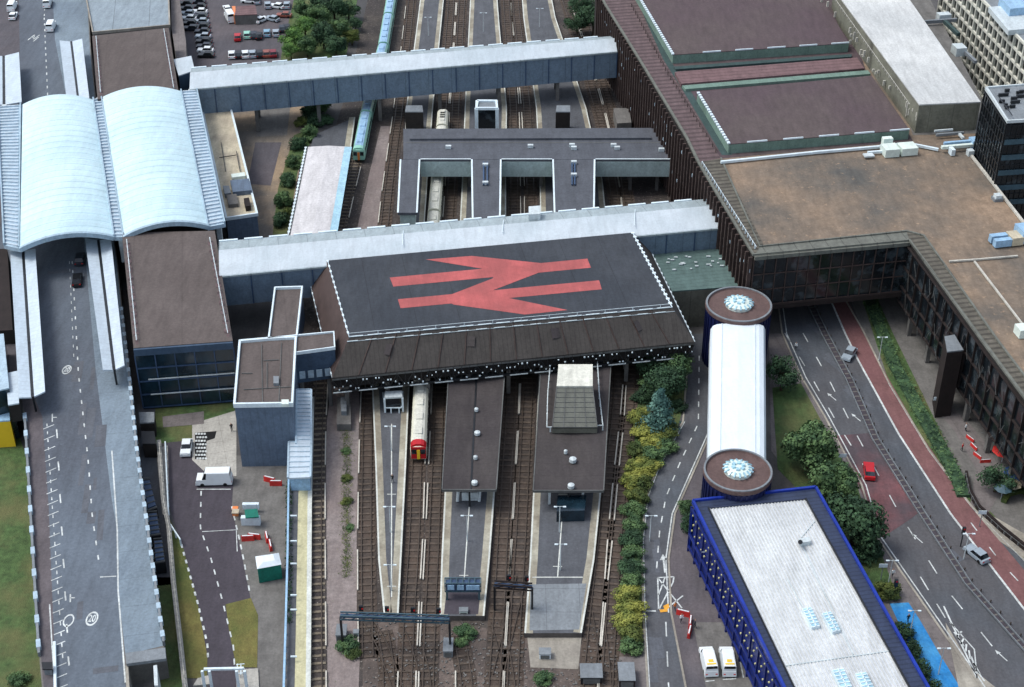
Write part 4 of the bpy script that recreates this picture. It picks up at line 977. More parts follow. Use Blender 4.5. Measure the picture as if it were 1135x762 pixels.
for k, pts in enumerate(([(889, 674), (899, 672), (909, 693), (900, 695)], [(911, 679), (921, 677), (932, 698), (923, 700)], [(922, 742), (935, 740), (946, 764), (934, 766)], [(948, 746), (960, 744), (971, 766), (960, 768)])):
    q = PL(pts, zb+.4); sk = MB().prism(q, zb-.3, zb+.3).build('skylight', 'white_trim', bb); m = MB(); g = MB()
    g.prism([lerp(p, cen(q), .1) for p in q], zb+.3, zb+.36).build('pane', 'glass_sky', sk)
    for i in range(1, 6): m.bar(lerp(q[0], q[3], i/6)+V((0, 0, .02)), lerp(q[1], q[2], i/6)+V((0, 0, .02)), .16, .12)
    m.bar(lerp(q[0], q[1], .5)+V((0, 0, .02)), lerp(q[3], q[2], .5)+V((0, 0, .02)), .16, .12); m.build('glazing_bar', 'white_trim', sk)
MB().prism(PL([(886, 597), (897, 595), (899, 600), (888, 602)], zb+.5), zb-.3, zb+.5).build('roof_hatch', 'light_metal', bb)
MB().tube(P(887, 601, zb-.3), P(887, 601, zb+1.4), .35).build('flue', 'black_metal', bb)
m = MB(); 
for a, b in (((888, 603), (946, 726)), ((872, 642), (894, 680)), ((871, 738), (985, 722)), ((888, 596), (903, 578))): m.bar(P(*a, zb-.2), P(*b, zb-.2), .14, .14)
m.each('cable', 'light_metal', bb)
m = MB(); 
for k in range(30):     # standing ribs of the white roof
    s_ = (k+.5)/30; m.bar(lerp(iq[0], iq[1], s_)+V((0, 0, -.26)), lerp(iq[3], iq[2], s_)+V((0, 0, -.26)), .22, .16)
m.each('roof_rib', 'grey_white_roof', bb)
# ================================================================== TERMINAL
ZT = 18
OUT = [(660, -20), (670, 4), (711, 70), (761, 153), (774, 180), (835, 283)]
tm = thing('terminal_building', 'huge brown terminal with finned dark facades and a gravel covered roof', 'terminal', V((*P(950, 200, 0).xy, 0)))
roofp = OUT+[(1008, 266), (1090, 380), (1140, 447), (1260, 610), (1500, 610), (1190, 300), (1135, 248), (1077, 172), (1088, 110), (1020, -20)]
MB().prism(PL(roofp, ZT), 6.6, ZT-.3).build('wall', 'dark_wall', tm)
MB().prism(PL(roofp, ZT), ZT-.3, ZT).build('roof', 'gravel_roof', tm)
MB().prism(PL([(660, -20), (670, 4), (711, 70), (761, 153), (835, 284), (856, 282), (740, 60), (715, -20)], ZT), 0, 6.58).build('lower_wall', 'dark_wall', tm)
MB().prism(PL([(1040, 272), (1125, 380), (1175, 447), (1295, 610), (1500, 610), (1190, 300), (1100, 200)], ZT), 0, 6.58).build('lower_wall', 'dark_wall', tm)
# roof zones
IN = [(690, -20), (699, 5), (740, 79), (799, 176), (842, 274)]
MB().face(PL(OUT[:5]+[(803, 175), (767, 113), (738, 67), (711, 5), (700, -20)], ZT+.01)).build('rib_band', 'purple_rib', tm)
MB().face(PL([(774, 180), (835, 283), (851, 281), (799, 176)], ZT+.01)).build('rib_band', 'parapet_rib', tm)
MB().face(PL([(702, -20), (735, 60), (790, 160), (799, 176), (1012, 157), (1003, 140), (960, 80), (930, -20)], ZT+.012)).build('roof_zone', 'purple_roof', tm)
MB().face(PL([(950, -20), (1021, -20), (1088, 110), (1084, 148), (1012, 150)], ZT+.03)).build('roof_zone', 'concrete_dark', tm)
MB().face(PL([(836, 284), (1008, 267), (1005, 257), (842, 274)], ZT+.02)).build('rib_band', 'parapet_rib2', tm)
MB().face(PL([(1008, 267), (1090, 380), (1140, 447), (1260, 610), (1285, 610), (1158, 447), (1107, 380), (1024, 262), (1005, 257)], ZT+.02)).build('rib_band', 'parapet_rib', tm)
m = MB()
for pts, w_ in (([(774, 180), (835, 283), (1008, 267), (1090, 380), (1140, 447), (1260, 610)], .5), ([(799, 176), (842, 274), (1005, 257), (1024, 262), (1107, 380), (1160, 450)], .35), ([(660, -20), (670, 4), (711, 70), (761, 153), (774, 180)], .5)):
    m.wall(PL(pts, ZT), w_, ZT-.1, ZT+.3)
m.build('parapet', 'parapet_rib2', tm)
def tube_line(pts, z, r, nm, mt, root): 
    m = MB(); q = PL(pts, z)
    for a, b in zip(q, q[1:]): m.bar(a, b, r)
    return m.build(nm, mt, root)
tube_line([(799, 180), (905, 169), (1010, 160), (1040, 166)], ZT+.5, .5, 'white_coping', 'white_trim', tm)
tube_line([(1077, 173), (1137, 250), (1200, 330)], ZT+.4, .45, 'white_coping', 'parapet_light', tm)
tube_line([(1052, 290), (1082, 288), (1128, 284)], ZT+.3, .3, 'roof_pipe', 'parapet_light', tm)
tube_line([(1080, 290), (1132, 358), (1150, 380)], ZT+.3, .3, 'roof_pipe', 'parapet_light', tm)
# fins along the long left facade and glazing behind
LW = [P(x, y, ZT) for x, y in OUT]; a, b = P(665, -8, ZT), LW[-1]; n = cam_n(a, b); n = n if n.x < 0 else -n
K = 62; m2 = MB(); ang = math.atan2((b-a).y, (b-a).x)
for z in (1.2, 5, 8.6, 12.2, 15.6): c = lerp(a, b, .5)+n*.25; m2.box((c.x, c.y, z), ((b-a).length, .4, .5), ang)
m2.build('floor_band', 'dark_brown', tm)
for i in range(K+1):
    p = lerp(a, b, i/K)+n*.5; MB().box((p.x, p.y, ZT/2+.2), (.38, .7, ZT-1.2), ang).build('fin', 'fin', tm)
m = MB(); rr = random.Random(11)
for i in range(150):
    p = lerp(a, b, rr.random())+n*.46; m.box((p.x, p.y, rr.choice((4, 7, 10.6, 13.8, 14.8))), (.5, .12, rr.uniform(.3, .8)), ang)
m.build('window', 'gutter', tm, kind='stuff')
# inner front facade over the road and diagonal facade on the right
a, b = P(836, 283, ZT), P(1008, 267, ZT); facade(tm, a, b, 7.2, 17.2, 14, 3, .16, .22, 'glass_dark', 'fin')
n = cam_n(a, b); MB().prism([a+n*.05, b+n*.05, b+n*.7, a+n*.7], 6.3, 7.2).build('soffit_edge', 'dark_brown', tm)
MB().prism([a+n*.05, b+n*.05, b+n*.6, a+n*.6], 17.2, 17.95).build('cornice', 'parapet_rib2', tm)
a, b = P(1008, 267, ZT), P(1260, 610, ZT); n = cam_n(a, b); n = n if n.x < 0 else -n; ang = math.atan2((b-a).y, (b-a).x); L_ = (b-a).length
MB().prism([a+n*.03, b+n*.03, b+n*.15, a+n*.15], 5.2, 17).build('glazing', 'glass_dark', tm)
m = MB()
for i in range(int(L_/3.2)): p = lerp(a, b, i*3.2/L_)+n*.35; m.box((p.x, p.y, 11.1), (.16, .4, 11.8), ang)
for z in (5.2, 8.4, 12.6, 17): c = lerp(a, b, .5)+n*.33; m.box((c.x, c.y, z), (L_, .36, .22), ang)
m.build('mullion_grid', 'dark_brown', tm)
for i in range(0, int(L_/9)): p = lerp(a, b, (i+.5)*9/L_)-n*.8; MB().box((p.x, p.y, 3.3), (.8, .8, 6.5), ang).build('column', 'concrete_dark', tm)
rr = random.Random(5); m = MB()
for i in range(60):
    p = lerp(a, b, .04+rr.random()*.6)+n*.6; z = rr.uniform(3, 15); q = p+(b-a).normalized()*rr.uniform(-1.5, 1.5)
    m.bar(V((p.x, p.y, z)), V((q.x, q.y, z+rr.uniform(1, 3))), .07)
m.build('bracing', 'mullion', tm, kind='stuff')
m = MB()
for x, y in ((870, 330), (905, 328), (968, 332), (1000, 300)): m.box((*P(x, y-14, 0).xy, 3.3), (1.0, 1.0, 6.5))
m.each('column', 'concrete_dark', tm)
# raised purple roofs with green fascias
def raised(label, top, z, zb_, root=tm):
    q = PL(top, z); MB().prism(q, zb_, z-.15).build('raised_wall', 'green_fascia', root); o = MB().prism(q, z-.15, z).build('raised_roof', 'purple_roof', root)
    m = MB()
    for i, j, dl, gl, w_ in ((3, 0, .7, .5, .55), (2, 3, 4.2, 3.4, .22)):
        for a_, b_ in walk([q[i], q[j]], dl, gl): m.bar(a_+V((0, 0, .15)), b_+V((0, 0, .15)), w_, .3)
    m.build('edge_guard', 'white_trim', root); return q
raised('', [(704, -10), (895, -30), (941, 48), (746, 61)], 20.2, ZT)
raised('', [(773, 102), (966, 84), (1008, 144), (808, 160)], 20.2, ZT)
for pts, mt, z0, z1 in (([(747, 74), (944, 60), (944, 63), (749, 77)], 'green_dark', ZT, 18.5), ([(748, 80), (950, 64), (958, 76), (755, 93)], 'pink_roof', ZT, 18.9), ([(756, 95), (962, 78), (965, 82), (760, 99)], 'green_fascia', ZT, 18.6)):
    MB().prism(PL(pts, z1), z0, z1).build('roof_strip', mt, tm)
MB().face(PL([(716, 5), (742, 66), (770, 108), (804, 165), (812, 172), (800, 172), (764, 112), (735, 66), (708, 5)], ZT+.03)).build('gutter_strip', 'green_dark', tm)
railing(tm, [(700, 8), (738, 80), (795, 172)], ZT, .9, 2.4, 'fin', .08, post=.14)
railing(tm, [(778, 183), (838, 278)], ZT, .8, 1.4, 'white_trim', .06, post=.2)
# big pale roofed block
gw, q = block('pale_roofed_block', 'long pale grey roofed concrete block rising above the purple roofs', 'building', [(925, -20), (933, 0), (1019, 116), (1087, 113), (1007, -2), (998, -20)], 24.5, 'grey_white_roof', 'concrete_wall', 15)
railing(gw, [(926, 2), (1008, 118)], 24.5, .5, 1.6, 'parapet_light', .07, post=.14)
m = MB(); rr = random.Random(2)
for i in range(26):
    t_ = rr.random(); p = P(905+t_*108+2, 4+t_*138, 19); m.box((p.x, p.y, rr.uniform(19, 22)), (.5, .3, rr.uniform(.5, 1.6)), R(10))
m.build('wall_fitting', 'parapet_light', gw, kind='stuff')
# beige gridded office block and dark glass tower
go = thing('gridded_office_block', 'office block with a beige concrete grid facade beyond the pale roof', 'building', V((*P(1120, 20, 24).xy, 0)))
a, b = P(1050, -42, 25), P(1166, 79, 25); n = cam_n(a, b); n = n if n.x < 0 else -n; bk = -n*45
MB().prism([a, b, b+bk, a+bk], 0, 24.5).build('wall', 'glass_dark', go); MB().prism([a, b, b+bk, a+bk], 24.5, 25).build('roof', 'slab_grey', go)
m = MB(); L_ = (b-a).length; ang = math.atan2((b-a).y, (b-a).x)
for i in range(int(L_/2.9)+1): p = lerp(a, b, i*2.9/L_)+n*.3; m.box((p.x, p.y, 12.6), (.5, .6, 24.8), ang)
for j in range(9): c = lerp(a, b, .5)+n*.28; m.box((c.x, c.y, 25-j*2.9), (L_, .5, .55), ang)
m.build('facade_grid', 'tile_white', go)
for pts, mt, z in (([(1096, 8), (1135, 4), (1160, 30), (1118, 34)], 'light_metal', 26.2), ([(1108, -4), (1150, -8), (1160, 6), (1120, 10)], 'unit_blue', 28)):
    MB().prism(PL(pts, z), 25, z).build('roof_plant', mt, go)
tw, q = block('dark_glass_tower', 'dark glass tower with pale flat roof behind the gravel roof', 'tower', [(1093, 98), (1117, 135), (1200, 130), (1170, 92)], 32, 'slab_grey', 'glass_dark', 0, rim='light_metal', rim_h=.3, rim_w=.5)
facade(tw, q[1], q[2], 10, 31.2, 14, 10, .12, .14, 'glass_dark', 'black_metal'); facade(tw, q[0], q[1], 10, 31.2, 10, 10, .16, .2, 'glass_dark', 'black_metal', 'side_glazing', 'side_grid')
n = cam_n(q[1], q[2]); m = MB()
for j in range(5): m.prism([q[1]+n*.3, q[2]+n*.3, q[2]+n*.36, q[1]+n*.36], 14+j*3.3, 15.1+j*3.3)
m.build('spandrel', 'teal_metal', tw)
m = MB(); rr = random.Random(8)
for i in range(12): x = 1100+rr.random()*34; p = P(x+8, 102+rr.random()*20, 32); m.box((p.x, p.y, 32.4), (.5+rr.random()*1.5, .4, .6), R(10))
m.bar(P(1106, 106, 33), P(1122, 128, 33), .14); m.each('roof_fitting', 'black_metal', tw)
# roof plant on the gravel roof
def plant(label, px, py, parts, ang=10):
    c = P(px, py, ZT); t = thing('roof_unit', label, 'roof unit', c, 'plant units on the gravel roof'); ca, sa = math.cos(R(ang)), math.sin(R(ang))
    for nm, x, y, z, sx, sy, sz, mt in parts: MB().box((c.x+ca*x-sa*y, c.y+sa*x+ca*y, ZT+z), (sx, sy, sz), R(ang)).build(nm, mt, t)
    return t
plant('white twin boxed air unit by the corner of the purple roof', 995, 171, [('cabinet', -1.8, 0, 1.0, 3.0, 3, 1.7, 'unit_white'), ('cabinet', 1.9, 0, 1.0, 3.4, 3, 1.6, 'unit_white'), ('hood', -1.2, 3.2, 1.5, 2, 1.2, 1.5, 'unit_white'), ('duct', 0, 2.1, .8, 6, .8, .8, 'light_metal'), ('duct', -4.8, .5, .6, 3, .5, .5, 'white_trim'), ('frame', -6.5, -.6, .6, 2, 1.4, .3, 'light_metal')])
plant('pale pipe bundle unit under the concrete block wall', 1062, 168, [('duct', 0, 0, 1.2, 7.5, .7, .6, 'unit_white'), ('duct', .5, 1.2, 1.4, 6.5, .6, .6, 'unit_blue'), ('duct', -2, -1.2, .8, .8, 1.6, 1.3, 'white_trim'), ('cabinet', 3.6, .8, 1.2, 1.6, 2.2, 1.8, 'unit_blue'), ('leg', 1.6, -2, .6, 1.2, 1.2, 1.2, 'light_metal')])
plant('small grey pipework unit behind the white coping', 1052, 153, [('duct', 0, 0, .9, 6, .5, .5, 'grey_metal'), ('duct', -1, 1, 1.3, 4, .4, .4, 'light_metal'), ('duct', 2, -1.2, .8, .5, 2.2, .5, 'light_metal')])
plant('thin white duct unit on the purple roof edge', 910, 152, [('duct', -3, 0, 1, 9, .4, .5, 'light_metal'), ('duct', 3, .8, 1.3, 5, .4, .5, 'light_metal'), ('box', -5, .4, .8, 1, 1, 1, 'unit_white')])
plant('thin pale duct unit nearer the purple roof corner', 952, 151, [('duct', 0, 0, 1, 6, .4, .4, 'light_metal'), ('box', -3, .4, .8, 1, 1, 1, 'unit_white'), ('box', 2, .5, .8, .8, 1, 1, 'unit_white')])
plant('long pale blue tank unit at the outer edge of the gravel roof', 1117, 271, [('tank', -1.6, -.7, 1.0, 3.2, 1.1, 1.4, 'unit_blue'), ('tank', -1.6, 1.0, 1.0, 3.2, 1.1, 1.4, 'unit_blue'), ('cabinet', 1.2, .1, 1.1, 2.2, 2.8, 1.6, 'beige_roof'), ('hood', 4.2, .6, 1.6, 4.2, 3.6, 2.4, 'unit_blue')], 12)
plant('small grey dome fan near the light coping', 1105, 222, [('base', 0, 0, .3, 1.8, 1.6, .6, 'grey_metal'), ('dome', 0, 0, .9, 1.2, 1.2, .7, 'light_metal')])
plant('grey duct unit in the gap beside the pale roofed block', 1040, 28, [('duct', 0, 0, 1, 9, .6, .8, 'grey_metal'), ('cabinet', 2, 2, 1, 3, 2, 2, 'light_metal'), ('duct', 1, -5, 1.2, .8, 8, .8, 'green_dark')], 10)
plant('pale cabinet unit between block and gridded offices', 1062, 60, [('cabinet', 0, 0, 1, 2.5, 3, 2, 'light_metal'), ('duct', 1, -4, .9, .7, 6, .7, 'grey_metal')], 10)
plant('little white box unit on the lower gravel roof', 1131, 372, [('cabinet', 0, 0, .9, 1.6, 2.2, 1.6, 'unit_white'), ('hood', 1.2, .4, .6, 1, 1, 1, 'black_metal')])
# dark lift shaft in front of the right facade
ls, q = block('lift_shaft', 'dark free standing lift shaft with grey top beside the right facade', 'lift shaft', [(1047, 373), (1058, 371), (1068, 388), (1050, 390)], 14, 'grey_metal', 'dark_brown', 0)
# ---- service gates, barriers, walls on the lower left
t = thing('road_gate', 'white height barrier across the foot of the lower road', 'barrier', P(247, 744, 0))
m = MB(); a, b = P(226, 742, 4), P(270, 741, 4); m.bar(a, b, .35, .3); m.build('beam', 'white_trim', t)
for x in (224, 232, 262, 271): p = P(x, 744, 4); MB().box((p.x, p.y, 2), (.35, .35, 4)).build('post', 'white_trim', t)
MB().prism(PL([(262, 742), (286, 741), (287, 762), (262, 763)], .3), 0, .3).build('plinth', 'pave_light', t)
MB().prism(PL([(219, 752), (233, 748), (234, 758), (214, 760)], .3), 0, .3).build('plinth', 'pave_light', t)
m = MB()
for x in (263, 267): m.bar(P(x, 736, 1), P(x, 748, 1), .12)
for y in (737, 742, 747): m.bar(P(262, y, 1), P(271, y-1, 1), .1)
m.build('turnstile', 'white_trim', t)
t = thing('retaining_wall', 'twisting pale fenced retaining wall beside the lower road', 'wall', P(190, 600, 0))
W1 = [(177, 495), (182, 560), (188, 590), (193, 650), (200, 710), (207, 775)]
MB().wall(PL(W1, 0), .7, 0, 1.4).build('wall', 'pave_light', t); MB().face(PL([(173, 497), (186, 494), (187, 540), (188, 576), (180, 570)], .1)).build('footing', 'pave_light', t)
railing(t, [(184, 496), (186, 540), (188, 585), (201, 605)], .1, 1.2, 2.0, 'white_trim', .18); railing(t, W1, 1.4, .8, 1.6, 'parapet_light', .12)
t = thing('boundary_fence', 'long white topped fence between service yard and side platform', 'fence', P(320, 650, 0))
railing(t, [(321, 540), (320, 620), (318, 700), (315, 800)], 0, 2.0, 2.5, 'unit_blue', .3, 'panel', .2)
m = MB()
for y in (572, 600, 625, 660, 676, 728):
    m.bar(P(322, y, 2), P(329, y, 2), .2)
m.build('bracket', 'white_trim', t)
t = thing('dark_hedge', 'thin dark creeper between the boundary fence and the side platform', 'plant', P(324, 560, 0))
m = MB(); rr = random.Random(4)
for i in range(900):
    p = P(rr.uniform(317, 324), rr.uniform(532, 690), rr.uniform(.2, 1.6)); d = [V((rr.uniform(-1, 1), rr.uniform(-1, 1), rr.uniform(-1, 1)))*.3 for _ in range(3)]; m.face([p+x for x in d])
m.build('foliage', 'leaf_dark', t)
# boxes beside the deck
for lab, top, z, mt, wl in (('black topped plant box beneath the deck parapet', [(156, 478), (171, 478), (173, 492), (158, 492)], 3, 'black_metal', 'dark_wall'), ('pale topped plant box beneath the deck parapet', [(154, 457), (171, 457), (171, 468), (155, 469)], 3.2, 'slab_grey', 'dark_wall')):
    block('plant_box', lab, 'box', top, z, mt, wl)
def skip(label, pts, z=2.6):
    q = PL(pts, z); t = thing('dark_container', label, 'container', V((*cen(q).xy, 0)), 'dark containers beside the retaining wall')
    MB().prism(q, .3, z-.2).build('body', 'black_metal', t); MB().prism([lerp(p, cen(q), .15) for p in q], z-.2, z).build('lid', 'steel_blue', t)
    m = MB()
    for i in range(6): m.bar(lerp(q[0], q[3], i/5)+V((0, 0, .08)), lerp(q[1], q[2], i/5)+V((0, 0, .08)), .16, .14)
    m.build('rib', 'mullion', t)
skip('dark long container furthest up beside the retaining wall', [(157, 531), (166, 530), (174, 562), (164, 566)])
skip('dark container in the middle of the row by the retaining wall', [(163, 568), (174, 567), (178, 592), (167, 594)])
skip('dark container nearest the strip of shaded grass', [(170, 598), (180, 597), (183, 622), (172, 624)])
# service yard
t = thing('market_tent', 'white topped gazebo with dark green sides in the service yard', 'tent', P(297, 626, 0))
q = PL([(283, 617), (309, 613), (312, 626), (285, 631)], 3)
MB().loft(q, [lerp(p, cen(q), .5)+V((0, 0, .5)) for p in q]).build('roof', 'tube_white', t); MB().prism([lerp(p, cen(q), .04) for p in q], .1, 2.9).build('side', 'awning', t)
t = thing('market_stall', 'green awning stall with white tables in the service yard', 'stall', P(277, 569, 0))
MB().prism(PL([(271, 565), (285, 564), (287, 573), (272, 574)], 2.4), 2.2, 2.4).build('awning', 'awning', t)
MB().box(tuple(P(278, 577, .8)), (3, .8, 1.5)).build('table', 'white_trim', t); MB().box(tuple(P(278, 561, 1.2)), (2.6, .6, 1)).build('counter', 'white_trim', t)
m = MB()
for x, y in ((272, 566), (285, 565), (286, 573), (273, 574)): m.box(tuple(P(x, y, 1.1)), (.12, .12, 2.2))
m.build('post', 'light_metal', t)
t = thing('orange_kiosk', 'small orange box beside the green awning stall', 'box', P(261, 567, 0)); MB().box(tuple(P(261, 567, .7)), (.9, .9, 1.4)).build('body', 'paint_orange', t); MB().box(tuple(P(261, 567, 1.5)), (1.1, 1.1, .12)).build('lid', 'beige_roof', t)
def barrier(label, px, py, ang, n_=4, proto=[None], grp='red plastic barriers in the service yard'):
    if proto[0] is None:
        t = thing('plastic_barrier', label, 'barrier', (0, 0, 0)); m = MB()
        m.loft([V((-1, -.25, 0)), V((1, -.25, 0)), V((1, .25, 0)), V((-1, .25, 0))], [V((-1, -.12, .9)), V((1, -.12, .9)), V((1, .12, .9)), V((-1, .12, .9))]).build('body', 'barrier_red', t)
        MB().box((0, 0, .95), (1.7, .16, .1)).build('top_bar', 'paint_white', t); proto[0] = t; o = spawn(t, 0, P(px, py, .04), R(ang), label, grp)
    else: o = spawn(proto[0], 1, P(px, py, .04), R(ang), label, grp)
    if 'garden' in label: o.scale = (.9, .5, .7)
barrier('red plastic barrier furthest from the gazebo in the yard', 275, 599, 5); barrier('red plastic barrier touching its neighbour in the yard', 282, 597, -10)
barrier('slanting red plastic barrier just above the gazebo roof', 296, 598, -75); barrier('slanting red plastic barrier nearest the gazebo roof', 300, 607, -75)
barrier('red plastic barrier beside the foot of the stair canopy', 299, 534, -20); barrier('red plastic barrier end on to the blue grey block', 306, 538, 0)
# hatched barriers by the parking entrance
barrier('maroon plastic barrier at the yellow crossed box', 757, 682, -20, grp='barriers by the side road'); barrier('maroon plastic barrier at the kerb below the crossed box', 765, 692, 80, grp='barriers by the side road'); barrier('maroon plastic barrier lowest by the side road kerb', 764, 703, 75, grp='barriers by the side road')
barrier('red plastic barrier uppermost on the path by the play garden', 1075, 488, -60, grp='barriers by the garden path'); barrier('red plastic barrier second along the path by the play garden', 1079, 497, -70, grp='barriers by the garden path')
barrier('red plastic barrier third along the path by the play garden', 1083, 507, -60, grp='barriers by the garden path'); barrier('red plastic barrier lying across the lowest corner of the garden path', 1092, 513, 5, grp='barriers by the garden path')
# play garden things at the foot of the right facade
def parasol(label, px, py, mt, r=1.6):
    c = P(px, py, 2.3); t = thing('parasol', label, 'parasol', V((c.x, c.y, 0)), 'coloured parasols in the garden'); MB().lathe(c, [(0, 2.9), (r, 2.25), (r*.97, 2.2), (0, 2.8)], 8).build('canopy', mt, t); MB().tube((c.x, c.y, 0), (c.x, c.y, 2.7), .06).build('pole', 'light_metal', t)
for l_, x, y, mt, r_ in (('bright red parasol in the garden under the right facade', 1113, 500, 'barrier_red', 2.0), ('pale teal parasol beyond the red one in the garden', 1107, 488, 'paint_green', 1.4), ('dark blue parasol in the shaded garden corner', 1127, 525, 'paint_blue', 2.2), ('turquoise parasol beside the yellow one', 1112, 541, 'teal_metal', 1.5), ('sandy yellow parasol below the red ones', 1122, 536, 'beige_roof', 1.6), ('cream parasol against the facade at the path head', 1097, 452, 'beige_roof', 1.5)):
    parasol(l_, x, y, mt, r_)
gr_ = thing('garden_wall', 'curved low wall with green top in the lower right garden', 'wall', P(1120, 560, 0))
MB().wall(PL([(1112, 558), (1118, 549), (1130, 546), (1145, 549)], 0), .9, 0, .8).build('wall', 'leaf_olive', gr_)
t = thing('boundary_wall', 'dark curving wall between the path and the outer kerb', 'wall', P(1080, 560, 0))
MB().wall(PL([(1070, 528), (1074, 548), (1084, 566), (1110, 590), (1150, 622)], 0), .4, 0, 1.2).build('wall', 'dark_brown', t); railing(t, [(1070, 528), (1074, 548), (1084, 566), (1110, 590), (1150, 622)], 1.2, .6, 1.5, 'mullion', .08)
# traffic signs
for l_, x, y in (('white sign post at the head of the blue surface', 979, 627), ('white sign post beside the guard rail and trees', 934, 505), ('white sign post beside the dark hedge', 1039, 442), ('white sign post at the bend of the outer kerb', 1089, 568)):
    p = P(x, y, 3); t = thing('sign_post', l_, 'sign', V((p.x, p.y, 0)), 'white sign posts by the wide road'); MB().tube((p.x, p.y, 0), (p.x, p.y, 3.2), .07).build('post', 'grey_metal', t); MB().box((p.x, p.y-.06, 3.0), (1.3, .06, .7)).build('panel', 'white_trim', t)
for l_, x, y in (('dark traffic signal beside the silver car', 1068, 590), ('dark traffic signal on the paving above the blue surface', 993, 648)):
    p = P(x, y, 3); t = thing('traffic_signal', l_, 'traffic light', V((p.x, p.y, 0)), 'traffic signals by the wide road'); MB().tube((p.x, p.y, 0), (p.x, p.y, 3.4), .1).build('post', 'black_metal', t); MB().box((p.x, p.y, 3.3), (.5, .4, 1.3)).build('signal_head', 'black_metal', t); MB().box((p.x, p.y-.21, 3.7), (.25, .04, .25)).build('lens', 'lamp_red', t)
# ================================================================== TRAINS
def train(label, pts, body, roof, nose, windows='glass_dark', ncar=20.0, zr=3.75, yel='paint_yellow', group=None):
    w3 = PL(pts, zr); t = thing('train', label, 'train', V((*w3[0].xy, 0)), group)
    ln = [0]; 
    for a, b in zip(w3, w3[1:]): ln.append(ln[-1]+(b-a).length)
    def pt(d):
        for i in range(len(w3)-1):
            if d <= ln[i+1] or i == len(w3)-2: return lerp(w3[i], w3[i+1], (d-ln[i])/(ln[i+1]-ln[i]))
    d = 0; first = True
    sec = [(-1.38, .9), (-1.4, 2.4), (-1.3, 3.1), (-.95, 3.55), (-.45, 3.75), (.45, 3.75), (.95, 3.55), (1.3, 3.1), (1.4, 2.4), (1.38, .9)]
    while d+6 < ln[-1]:
        e = min(d+ncar, ln[-1]); a, b = pt(d), pt(e-.7); a = V((a.x, a.y, 0)); b = V((b.x, b.y, 0)); u = (b-a).normalized(); s = V((u.y, -u.x, 0))
        S = lambda o, k=1.0, z=1.0: [o+s*x*k+V((0, 0, y if y < 1 else 1+(y-1)*z)) for x, y in sec]
        car = MB()
        if first: car.loft(S(a, .9, .8), S(a+u*.9)); car.loft(S(a+u*.9), S(b))
        else: car.loft(S(a), S(b))
        car = car.build('carriage', body, t)
        st = a+u*(1.6 if first else .1)
        r = MB().loft([st+s*x+V((0, 0, y+.03)) for x, y in sec[3:7]]+[st+s*x+V((0, 0, y-.05)) for x, y in sec[3:7]][::-1], [b+s*x+V((0, 0, y+.03)) for x, y in sec[3:7]]+[b+s*x+V((0, 0, y-.05)) for x, y in sec[3:7]][::-1]).build('roof', roof, car)
        m = MB()
        for q in (-1, 1):
            for k in range(8): p = lerp(a+u*1.5, b-u*.5, (k+.5)/8)+s*q*1.39; m.box((p.x, p.y, 2.35), (.1, 1.4, .8), math.atan2(u.y, u.x)-math.pi/2)
        m.build('windows', windows, car)
        m = MB()
        for k in range(4): p = lerp(a+u*2, b-u*1, (k+.5)/4); m.box((p.x, p.y, 3.86), (1.1, 1.9, .2), math.atan2(u.y, u.x)-math.pi/2)
        m.build('roof_unit', roof, car)
        MB().loft([a+u*1+s*x+V((0, 0, .25)) for x in (-1.1, 1.1)]+[a+u*1+s*x+V((0, 0, .9)) for x in (1.1, -1.1)], [b+s*x+V((0, 0, .25)) for x in (-1.1, 1.1)]+[b+s*x+V((0, 0, .9)) for x in (1.1, -1.1)]).build('bogie', 'rubber', car)
        if first:
            an = math.atan2(u.y, u.x)-math.pi/2
            fr = lambda x, z, sx, sz, dpt, off=0: MB().box((*(a+u*off+s*x).xy, z), (sx, dpt, sz), an)
            fr(0, 2.2, 2.5, 2.4, .1, -.02).build('nose', nose, car)
            fr(-.75, 2.5, .8, .9, .1, -.1).build('windscreen', 'glass_dark', car); fr(.75, 2.5, .8, .9, .1, -.1).build('windscreen', 'glass_dark', car)
            fr(0, 1.9, .5, 1.9, .1, -.1).build('gangway', yel, car)
            MB().loft([a+u*.3+s*x+V((0, 0, y+.06)) for x, y in sec[2:8]], [a+u*1.7+s*x+V((0, 0, y+.06)) for x, y in sec[2:8]]).build('nose_top', nose, car)
        first = False; d = e+.2
    return t
train('white roofed train with a red and yellow nose beside the narrow platform', [(463.5, 494), (466, 432), (473, 335), (479, 262), (483, 205), (488, 160), (491, 120)], 'paint_cream', 'tile_white', 'paint_red')
train('pale blue roofed train with a green nose passing under the far footbridge', [(397, 165), (403, 135), (407, 113), (424, 50), (436, -20)], 'paint_green', 'unit_blue', 'paint_green', yel='paint_orange')
